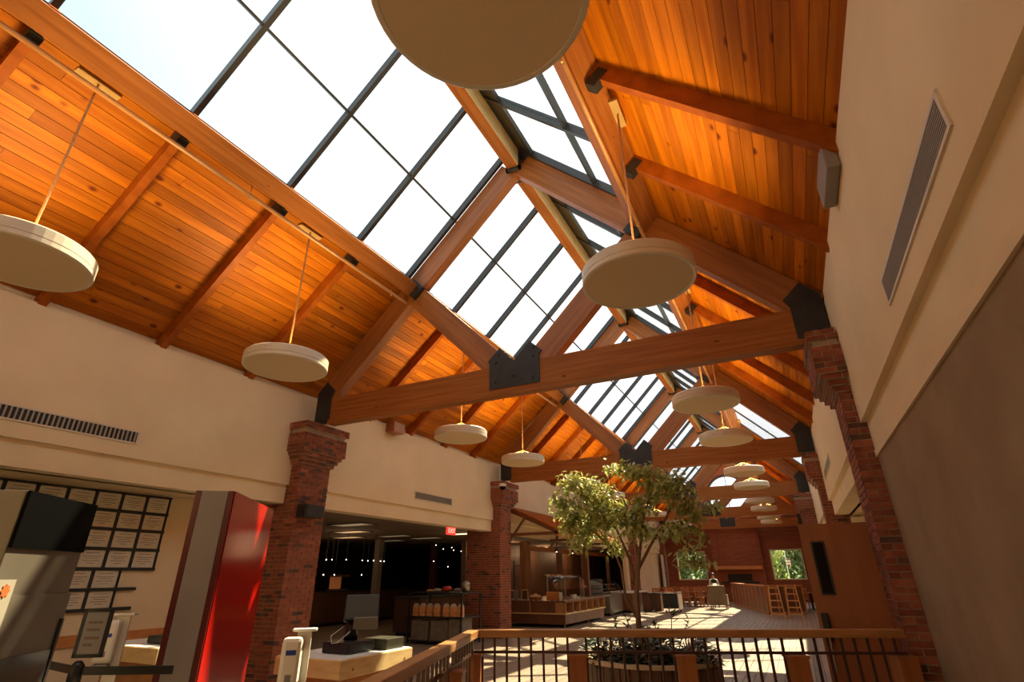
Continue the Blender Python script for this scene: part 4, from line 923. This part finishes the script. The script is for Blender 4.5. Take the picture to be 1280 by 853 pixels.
for (x, y, lab, kind) in ((-9.55, 18.75, 'small black pastry rack on the end of the serving island', 'rack'), (-8.95, 18.8, 'brown framed menu card standing on the serving island', 'card'), (-8.55, 18.85, 'basket of round bread rolls on the serving island', 'bread'), (-7.75, 18.9, 'orange boxed loaf standing on the corner of the serving island', 'box'), (-7.5, 19.9, 'white ramekin tub on the serving island', 'tub')):
    t = thing('serving_' + {'rack': 'rack', 'card': 'card', 'bread': 'basket', 'box': 'loaf', 'tub': 'bowl'}[kind], lab, 'food display', (x, y, .81)); z = .81
    if kind == 'rack':
        for zz in (.02, .16, .32): MB().box(x - .28, x + .28, y - .18, y + .18, z + zz - .012, z + zz).build('shelf', 'black' if zz < .3 else 'butcher', t)
        for dx in (-.27, .27): MB().box(x + dx - .012, x + dx + .012, y - .17, y + .17, z, z + .34).build('side', 'grey', t)
    elif kind == 'card':
        MB().box(x - .13, x + .13, y - .012, y + .012, z, z + .34).build('frame', 'butcher', t); MB().box(x - .10, x + .10, y - .018, y - .012, z + .03, z + .31).build('card', 'dcab', t)
    elif kind == 'bread':
        MB().lathe([(0, 0), (.20, 0), (.26, .10), (.24, .10), (.19, .02)], (x, y, z), 20).build('basket', 'ply', t)
        for q in range(7):
            a_ = q * .9; MB().sphere((x + .13 * math.cos(a_) * (q > 0), y + .13 * math.sin(a_) * (q > 0), z + .11 + .05 * (q == 0)), .08, 10, 7, (1, 1, .75)).build('roll', 'butcher', t, smooth=True)
    elif kind == 'box':
        MB().box(x - .36, x + .10, y - .14, y + .14, z, z + .27).build('box', 'orange', t, bevel=.03); MB().box(x + .10, x + .16, y - .14, y + .14, z, z + .25).build('pale_end', 'tubrim', t, bevel=.02)
    else: MB().lathe([(0, 0), (.08, 0), (.11, .16), (.10, .16), (.07, .02)], (x, y, z), 18).build('tub', 'white', t)
# sneeze guard
sg2 = thing('sneeze_guard', 'clear glass sneeze guard on slim posts above the serving island', 'glass guard', (-8.3, 20.5, .81))
for y in (18.9, 20.6, 22.3): MB().box(-8.12, -8.08, y - .02, y + .02, .81, 1.55).build('post', 'stainless', sg2)
for y in (18.9, 20.6): MB().obox((-7.92, y + .85, 1.38), (0, 1, 0), (.55, 0, -.85), (.85, 0, .55), .83, .28, .004).build('glass_panel', 'glass', sg2); 
MB().box(-8.35, -7.9, 18.9, 22.3, 1.55, 1.57).build('glass_shelf', 'glass', sg2)
for (x, y, lab, m_) in ((-8.25, 19.3, 'pile of white cups on the glass shelf', 'white'), (-8.25, 19.75, 'pile of pink packets on the glass shelf', 'food'), (-8.2, 20.2, 'heap of cream bowls on the glass shelf', 'lampside')):
    t = thing('shelf_pile', lab, 'dishes', (x, y, 1.57))
    for q in range(4): MB().lathe([(0, 0), (.06, 0), (.085, .05), (.08, .05), (.05, .008)], (x + random.uniform(-.06, .06), y + random.uniform(-.14, .14), 1.572 + .03 * (q > 2)), 14).build('dish', m_, t)
# curved glass display case and pale counters beyond
dc = thing('display_case', 'stainless refrigerated display case with a curved glass front', 'display case', (-8.1, 25.2, 0))
cx0, cy0_, cy1_ = -8.75, 24.3, 26.2
MB().box(cx0, -7.5, cy0_, cy1_, .1, .85).build('base', 'stainless', dc, bevel=.01)
MB().box(cx0 + .1, -7.6, cy0_ + .1, cy1_ - .1, 0, .1).build('plinth', 'black', dc)
arc = [(cx0 + .35 + .88 * math.sin(a_), .85 + .58 * math.cos(a_)) for a_ in [math.pi / 2 * k / 10 for k in range(11)]]
gl_ = MB()
for k in range(10):
    (xa, za), (xb, zb) = arc[k], arc[k + 1]; n0 = len(gl_.v); gl_.v += [(xa, cy0_ + .05, za), (xb, cy0_ + .05, zb), (xb, cy1_ - .05, zb), (xa, cy1_ - .05, za)]; gl_.f.append((n0, n0 + 1, n0 + 2, n0 + 3))
gl_.build('curved_glass', 'glass', dc, smooth=True)
for y in (cy0_ + .05, cy1_ - .05): MB().tube([(a_, y, b_) for a_, b_ in arc], .025, 6).build('end_arch', 'black', dc, smooth=True)
MB().box(cx0, cx0 + .35, cy0_, cy1_, .85, 1.43).build('back', 'stainless', dc)
for zz in (1.02, 1.2): MB().box(cx0 + .35, -7.75, cy0_ + .08, cy1_ - .08, zz, zz + .015).build('shelf', 'stainless', dc)
cab('pale_counter', 'brown counter with a white stone top beyond the display case', 'counter', -8.6, -7.1, 26.5, 29.6, .86, 'mcab', 'top', 4)
ct = thing('service_cart', 'dark service cart with a white frame and black casters', 'cart', (-5.5, 27.9, 0))
MB().box(-5.95, -5.25, 27.5, 28.3, .16, .78).build('cabinet', 'black', ct, bevel=.02); MB().box(-5.25, -5.20, 27.48, 28.32, .12, .86).build('end_frame', 'white', ct); MB().box(-5.97, -5.2, 27.48, 28.32, .78, .81).build('top', 'grey', ct)
for x in (-5.85, -5.3):
    for y in (27.6, 28.2):
        w_ = MB().tube([(x - .02, y, .055), (x + .02, y, .055)], .055, 12).build('caster', 'black', ct)
for k, (x, y) in enumerate(((-6.75, 27.9), (-6.35, 28.3))):
    t = thing('waste_bin', ['dark waste bin standing against the pale counter', 'dark waste bin standing next to the service cart'][k], 'bin', (x, y, 0))
    MB().box(x - .19, x + .19, y - .25, y + .25, .02, .74).build('body', 'dcab', t, bevel=.02); MB().box(x - .2, x + .2, y - .26, y + .26, .74, .79).build('lid', 'black', t, bevel=.01)
# posts and header of the kitchen front
hd = thing('timber_screen', 'orange wood header beam on posts in front of the kitchen', 'timber frame', (-10.0, 26, 0))
MB().box(-10.1, -9.95, 21.4, 33.6, 2.58, 2.76).build('header', 'orange', hd)
for y in (24.9, 28.3, 32.6): MB().box(-10.12, -9.93, y - .14, y + .14, 0, 2.58).build('post', 'mcab', hd)
MB().box(-10.15, -9.9, 20.9, 21.4, 0, 2.90).build('wide_post', 'ply', hd)
for k, y in enumerate((19.3, 20.6, 22.6)):
    t = thing('rack_shelf', ['dark rack unit standing against the kitchen wall behind the menu card', 'dark rack unit in the middle of the kitchen wall', 'tall dark rack unit near the display case'][k], 'rack', (-10.9, y, 0))
    for dy in (-.35, .35):
        for dx in (-.2, .2): MB().box(-10.9 + dx - .02, -10.9 + dx + .02, y + dy - .02, y + dy + .02, 0, 2.2).build('upright', 'black', t)
    for zz in (.5, 1.0, 1.5, 2.0): MB().box(-11.1, -10.7, y - .36, y + .36, zz, zz + .03).build('shelf', 'dcab', t)
# timber awning on the wall above the kitchen
for k, y in enumerate((21.0, 25.0, 29.5)):  # round lamps added only to brighten the dark kitchen
    t = thing('kitchen_fill_lamp', ['added round fill lamp in the kitchen over the menu card end', 'added round fill lamp in the kitchen over the middle racks', 'added round fill lamp in the kitchen over the display case'][k], 'ceiling light', (-10.8, y, 2.9)); MB().lathe([(0, 0), (.16, 0), (.16, .05), (0, .05)], (-10.8, y, 2.85), 16).build('shade', 'trof', t)
    L = D.lights.new('kitchen_fill', 'POINT'); L.energy = 24; L.color = (1, .6, .3); L.shadow_soft_size = .15; lo = D.objects.new('kitchen_fill', L); COL.objects.link(lo); lo.parent = t; lo.location = (0, 0, -.25)
aw = thing('timber_awning', 'sloping red wood awning on brackets above the kitchen front', 'awning', (-7.2, 19, 2.8))
MB().obox((-7.12, 19.2, 3.25), (1.7, 0, -.76), (0, 1, 0), (.76, 0, 1.7), .98, 3.55, .025).build('boards', 'rafter', aw)
for y in (15.75, 19.2, 22.6):
    MB().beam((-8.06, y, 3.58), (-6.2, y, 2.77), .08, .12, (0, 1, 0)).build('top_chord', 'mcab', aw); MB().beam((-8.06, y, 2.80), (-6.3, y, 2.80), .08, .09, (0, 1, 0)).build('bottom_chord', 'mcab', aw)
    MB().beam((-8.05, y, 2.55), (-7.45, y, 3.28), .07, .07, (0, 1, 0)).build('brace', 'mcab', aw)
MB().box(-6.32, -6.2, 15.7, 22.7, 2.70, 2.84).build('fascia', 'orange', aw)
for k, y in enumerate((16.2, 17.6)):
    t = thing('track_lamp', ['small black lamp hanging from the front bracket of the awning', 'small black lamp hanging further along under the awning'][k], 'lamp', (-6.6, y, 2.4))
    MB().tube([(-6.6, y, 2.36), (-6.6, y, 3.02)], .015, 6).build('stem', 'black', t); MB().lathe([(.03, .1), (.07, 0), (.06, 0), (.02, .09)], (-6.6, y, 2.28), 12).build('shade', 'black', t); MB().sphere((-6.6, y, 2.30), .035, 8, 6).build('bulb', 'bulb', t)

# ------------------------------------------------------------------ far hall: fireplace, curtain, half wall, tables
fp = thing('fireplace', 'brick chimney breast with an orange wood mantel and a black firebox', 'fireplace', (-3.42, 39.3, 0))
ck = noisy('chimney_brick', (0.23, 0.06, 0.022), (0.30, 0.085, 0.035), (2, 2, 15), 0.85)
cb = MB(); fy = 39.05
cb.box(-4.9, -4.12, fy, YE, 0, 4.3); cb.box(-2.68, -1.9, fy, YE, 0, 4.3); cb.box(-4.12, -2.68, fy, YE, 0, 1.17); cb.box(-4.12, -2.68, fy, YE, 1.60, 4.3); cb.build('breast', ck, fp)
for x in (-4.75, -2.3): MB().box(x, x + .25, fy - .08, fy, 2.15, 4.3).build('pilaster', ck, fp)
MB().box(-4.12, -2.68, fy + .35, fy + .40, 1.17, 1.60).build('firebox', 'black', fp); MB().box(-4.85, -2.0, fy - .28, fy - .001, 1.86, 2.06).build('mantel', 'orange', fp, bevel=.01)
MB().box(-4.5, -2.3, fy - .20, fy - .001, 1.05, 1.16).build('hearth_slab', 'steel', fp)
cu = thing('curtain', 'pale full height curtain beside the far window', 'curtain', (-7.9, 38.6, 0)); cm = MB(); nn_ = 40
for k in range(nn_):
    ya = 37.6 + 1.5 * k / nn_; yb = 37.6 + 1.5 * (k + 1) / nn_; xa = -7.95 + .06 * math.sin(k * 1.25); xb = -7.95 + .06 * math.sin((k + 1) * 1.25)
    n0 = len(cm.v); cm.v += [(xa, ya, .3), (xb, yb, .3), (xb, yb, 2.78), (xa, ya, 2.78)]; cm.f.append((n0, n0 + 1, n0 + 2, n0 + 3))
cm.build('cloth', 'curtain', cu, smooth=True); MB().tube([(-7.95, 37.5, 2.8), (-7.95, 39.2, 2.8)], .02, 8).build('rod', 'brass', cu)
hwl = thing('half_wall', 'waist high wooden panelled partition with vertical battens', 'partition', (-2.4, 31, 0))
A_ = Vector((-3.5, 34.8, 0)); B_ = Vector((-1.42, 27.4, 0)); C_ = Vector((-.05, 28.3, 0))
for a_, b_, nb in ((A_, B_, 9), (B_, C_, 4)):
    d = (b_ - a_).normalized(); n_ = Vector((d.y, -d.x, 0)); L = (b_ - a_).length; mid = (a_ + b_) / 2
    MB().obox(mid + Vector((0, 0, .55)), d, n_, (0, 0, 1), L / 2, .05, .53).build('panel', 'mcab', hwl); MB().obox(mid + Vector((0, 0, 1.12)), d, n_, (0, 0, 1), L / 2 + .05, .10, .03).build('cap', 'orange', hwl); MB().obox(mid + Vector((0, 0, .06)), d, n_, (0, 0, 1), L / 2, .07, .06).build('base_rail', 'ply', hwl)
    for k in range(nb + 1):
        q = a_ + d * L * k / nb; s_ = -1 if d.y < 0 else 1
        MB().obox(q - Vector((d.y, -d.x, 0)) * -.055 * (1 if d.y < 0 else 1) + Vector((0, 0, .58)), d, n_, (0, 0, 1), .035, .018, .48).build('batten', 'orange', hwl)
def high_chair(x, y, label, h=1.18):
    t = thing('high_chair', label, 'high chair', (x, y, 0)); w_ = .24
    for sx in (-1, 1):
        for sy in (-1, 1): MB().beam((sx * w_, sy * .22, 0), (sx * .17, sy * .15, h), .04, .04, (1, 0, 0)).build('leg', 'pale', t, world=False)
    for zz in (.14, .38, .62, .86, 1.08):
        q = w_ - .07 * zz / h
        for sy in (-1, 1): MB().box(-q, q, sy * (.22 - .06 * zz / h) - .012, sy * (.22 - .06 * zz / h) + .012, zz - .018, zz + .018).build('rung', 'pale', t, world=False)
    MB().box(-.19, .19, -.17, .17, .60, .63).build('seat', 'chair', t, world=False); MB().box(-.2, .2, -.2, -.02, .86, .885).build('tray', 'orange', t, world=False)
high_chair(-1.05, 25.6, 'slatted wooden high chair against the half wall end'); high_chair(-.42, 25.7, 'slatted wooden high chair standing nearer the open door')
def dining_chair(loc, rz, label):
    t = thing('dining_chair', label, 'chair', loc, rz, 'reddish wooden chairs around the far tables')
    for sx in (-1, 1):
        MB().box(sx * .19 - .02, sx * .19 + .02, -.2, -.16, 0, .43).build('leg', 'chair', t, world=False); MB().box(sx * .19 - .02, sx * .19 + .02, .17, .21, 0, .92).build('leg', 'chair', t, world=False)
    MB().box(-.22, .22, -.22, .21, .43, .47).build('seat', 'chair', t, world=False, bevel=.01)
    b_ = MB(); b_.box(-.17, .17, .175, .205, .84, .92); [b_.box(-.15 + q * .075 - .01, -.15 + q * .075 + .01, .18, .20, .5, .84) for q in range(5)]; b_.build('backrest', 'chair', t, world=False)
    return t
dc0 = None
def table(x, y, label, sx=.6, sy=.45):
    t = thing('dining_table', label, 'table', (x, y, 0)); MB().box(x - sx, x + sx, y - sy, y + sy, .72, .76).build('table_top', 'ttop', t, bevel=.008)
    MB().tube([(x, y, .03), (x, y, .72)], .05, 10).build('pedestal', 'black', t); MB().box(x - .35, x + .35, y - .04, y + .04, 0, .03).build('foot', 'black', t); MB().box(x - .04, x + .04, y - .3, y + .3, 0, .031).build('foot', 'black', t)
M['ttop'] = noisy('glossy_red_wood_top', (0.40, 0.16, 0.08), (0.48, 0.20, 0.10), (2, 8, 1), 0.12)
tabs = [(-6.9, 33.0, 'dining table nearest the curtain side'), (-5.4, 33.2, 'dining table in front of the tree window'), (-6.9, 36.2, 'dining table under the tree window by the curtain'), (-5.3, 36.6, 'dining table beside the fireplace, under the tree window'), (-3.2, 37.0, 'dining table directly before the fireplace'), (-.9, 35.0, 'dining table under the flagpole window'), (.3, 32.0, 'dining table behind the high chairs'), (-.6, 30.6, 'dining table just behind the half wall')]
chs = 'reddish wooden spindle chair at the tables below the far windows'
first = dining_chair((-7.9, 33, 0), 0, chs); used = False
for x, y, lab in tabs:
    table(x, y, lab)
    for dx, dy, rz in ((-.35, -.72, math.pi), (.35, -.72, math.pi), (-.35, .72, 0), (.35, .72, 0)):
        lb = 'reddish chair on the %s, %s side of the %s' % ('near' if dy < 0 else 'far', 'left' if dx < 0 else 'right', lab.replace('dining ', '').replace('in front of', 'before').replace('under the tree window by the curtain', 'by the curtain').replace('beside the fireplace, under the tree window', 'beside the fireplace'))
        if not used: first.location = (x + dx, y + dy, 0); first.rotation_euler = (0, 0, rz); used = True; first['label'] = lb
        else: dup(first, (x + dx, y + dy, 0), rz, lb)
ac = thing('armchair', 'high backed olive brown armchair seen from behind', 'armchair', (-3.85, 30.6, 0))
MB().box(-.40, .40, -.36, -.22, .20, 1.08).build('backrest', 'uph', ac, world=False, bevel=.03); MB().box(-.33, .33, -.22, .36, .22, .48).build('seat', 'uph', ac, world=False, bevel=.04)
for sx in (-1, 1): MB().box(sx * .38 - .06, sx * .38 + .06, -.30, .34, .20, .68).build('armrest', 'uph', ac, world=False, bevel=.03)
for sx in (-1, 1):
    for sy in (-.3, .3): MB().beam((sx * .36, sy, 0), (sx * .34, sy, .2), .05, .05, (1, 0, 0)).build('leg', 'chair', ac, world=False)

# person standing among the tables
def person(loc, rz):
    P = thing('person', 'person with dark hair in a black vest over a pale shirt, holding papers', 'person', loc, rz)
    J = {'pel': (0, 0, .92, .13), 'bel': (0, 0, 1.05, .125), 'che': (0, -.01, 1.22, .145), 'nek': (0, 0, 1.38, .06), 'hd0': (0, -.01, 1.46, .075), 'hd1': (0, -.015, 1.54, .085), 'hd2': (0, -.005, 1.61, .055),
         'hl': (.09, 0, .86, .095), 'kl': (.10, -.01, .48, .062), 'al': (.10, .02, .09, .042), 'tl': (.10, -.13, .04, .035), 'hr': (-.09, 0, .86, .095), 'kr': (-.10, -.01, .48, .062), 'ar': (-.10, .02, .09, .042), 'tr': (-.10, -.13, .04, .035),
         'sl': (.17, 0, 1.32, .06), 'el': (.23, .0, 1.06, .042), 'wl': (.13, -.22, 1.08, .028), 'sr': (-.17, 0, 1.32, .06), 'er': (-.23, .0, 1.06, .042), 'wr': (-.13, -.22, 1.08, .028)}
    E_ = [('pel', 'bel'), ('bel', 'che'), ('che', 'nek'), ('nek', 'hd0'), ('hd0', 'hd1'), ('hd1', 'hd2'), ('pel', 'hl'), ('hl', 'kl'), ('kl', 'al'), ('al', 'tl'), ('pel', 'hr'), ('hr', 'kr'), ('kr', 'ar'), ('ar', 'tr'), ('che', 'sl'), ('sl', 'el'), ('el', 'wl'), ('che', 'sr'), ('sr', 'er'), ('er', 'wr')]
    for s_, h_ in ((1, 'wl'), (-1, 'wr')):
        bx, by, bz, _ = J[h_]; J[h_ + 'p'] = (bx - s_ * .02, by - .06, bz, .024); E_.append((h_, h_ + 'p'))
        for q in range(4): n1 = h_ + 'f%d' % q; J[n1] = (bx - s_ * (.0 + .014 * q), by - .12 - .01 * (q in (1, 2)), bz + .01 - .012 * q, .008); E_.append((h_ + 'p', n1))
        J[h_ + 't'] = (bx - s_ * .06, by - .07, bz + .03, .009); E_.append((h_ + 'p', h_ + 't'))
    keys = list(J); me = D.meshes.new('body'); me.from_pydata([J[k][:3] for k in keys], [(keys.index(a_), keys.index(b_)) for a_, b_ in E_], [])
    ob = D.objects.new('body', me); COL.objects.link(ob); ob.parent = P; me.materials.append(M['shirt'])
    sk = ob.modifiers.new('skin', 'SKIN'); 
    for i, k in enumerate(keys): me.skin_vertices[0].data[i].radius = (J[k][3], J[k][3] * (.8 if k in ('bel', 'che', 'pel') else 1)); me.skin_vertices[0].data[i].use_root = (k == 'pel')
    sb = ob.modifiers.new('sub', 'SUBSURF'); sb.levels = 1; sb.render_levels = 2
    dg = bpy.context.evaluated_depsgraph_get(); me2 = D.meshes.new_from_object(ob.evaluated_get(dg)); ob.modifiers.clear(); ob.data = me2
    me2.materials.clear(); [me2.materials.append(M[k]) for k in ('shirt', 'skin', 'cloth')]
    for p in me2.polygons:
        c = p.center; p.use_smooth = True
        p.material_index = 1 if (c.z > 1.40 or (c.y < -.16 and c.z > .9)) else (2 if (c.z < .90 or (c.z < 1.34 and abs(c.x) < .13 and c.z > .9)) else 0)
    MB().sphere((0, .012, 1.575), .098, 14, 10, (.95, 1.0, 1.0)).build('hair', 'hair', P, world=False, smooth=True)
    for sx in (-.03, .03): MB().sphere((sx, -.088, 1.55), .010, 8, 6).build('eye', 'black', P, world=False)
    MB().sphere((0, -.005, 1.525), .083, 14, 10, (.86, 1.08, 1.15)).build('face', 'skin', P, world=False, smooth=True)
    MB().sphere((0, -.102, 1.525), .014, 8, 6, (.8, 1, 1.5)).build('nose', 'skin', P, world=False, smooth=True); MB().box(-.025, .025, -.094, -.086, 1.480, 1.487).build('mouth', 'redfood', P, world=False)
    MB().obox((0, -.34, 1.10), (1, 0, 0), (0, .8, .6), (0, -.6, .8), .13, .10, .006).build('papers', 'paper', P, world=False)
person((-4.12, 31.9, 0), .1)

# ------------------------------------------------------------------ outside the far windows
MB().box(-60, 60, YE + .4, 120, -1.2, -.6).build('lawn', 'lawn', recentre=False, **S)
random.seed(3)
def out_tree(x, y, h, m_, label):
    t = thing('tree', label, 'tree', (x, y, -.6)); MB().tube([(x, y, -.6), (x + .1, y, h * .35), (x, y, h * .75)], [.22, .17, .06], 8).build('trunk', 'bark', t)
    f_ = MB()
    for q in range(1700):
        z = random.random(); r = h * .30 * (1 - z) ** .6 * math.sqrt(random.random()) + .1; a_ = random.random() * 6.28
        leaf(f_, Vector((x + r * math.cos(a_), y + r * math.sin(a_), -.3 + h * z)), Vector((random.uniform(-1, 1), random.uniform(-1, 1), random.uniform(-.8, .4))), random.uniform(.4, .7), random.uniform(.12, .22))
    f_.build('foliage', m_, t, kind='stuff')
tl = [(-9.2, 50, 6, 'green', 'dark leafy tree behind the curtain side of the far window'), (-6.9, 54, 7, 'green', 'green tree filling the middle of the window by the curtain'), (-11.5, 58, 8, 'green', 'tall tree deep behind the window by the curtain'), (-8.7, 62, 8, 'greenY', 'pale green tree deep behind the window by the curtain'),
      (.3, 56, 7, 'green', 'dark tree behind the flagpole'), (-2.0, 58, 6, 'greenY', 'bright yellow green tree on one side of the flagpole'), (2.2, 60, 6, 'greenY', 'bright yellow green tree beyond the flagpole'), (-4.8, 56, 7, 'green', 'tree hidden behind the chimney breast'), (-14, 66, 9, 'green', 'tall dark tree at the far end of the lawn'), (0.2, 70, 9, 'greenY', 'tall pale tree at the far end of the lawn')]
for a_ in tl: out_tree(*a_)
fg = thing('flagpole', 'white flagpole with a red and white flag outside the far window', 'flagpole', (-.72, 48.5, -.6))
MB().tube([(-.72, 48.5, -.6), (-.72, 48.5, 3.1)], .035, 8).build('pole', 'white', fg); MB().sphere((-.72, 48.5, 3.14), .06, 8, 6).build('finial', 'white', fg)
f_ = MB(); f2 = MB()
for k in range(5): (f_ if k % 2 == 0 else f2).obox((-.56, 48.5, 2.2 + k * .09), (1, .15, 0), (-.15, 1, 0), (0, 0, 1), .15, .006, .044)
f_.build('flag_red', 'flag', fg); f2.build('flag_white', 'chalk', fg)
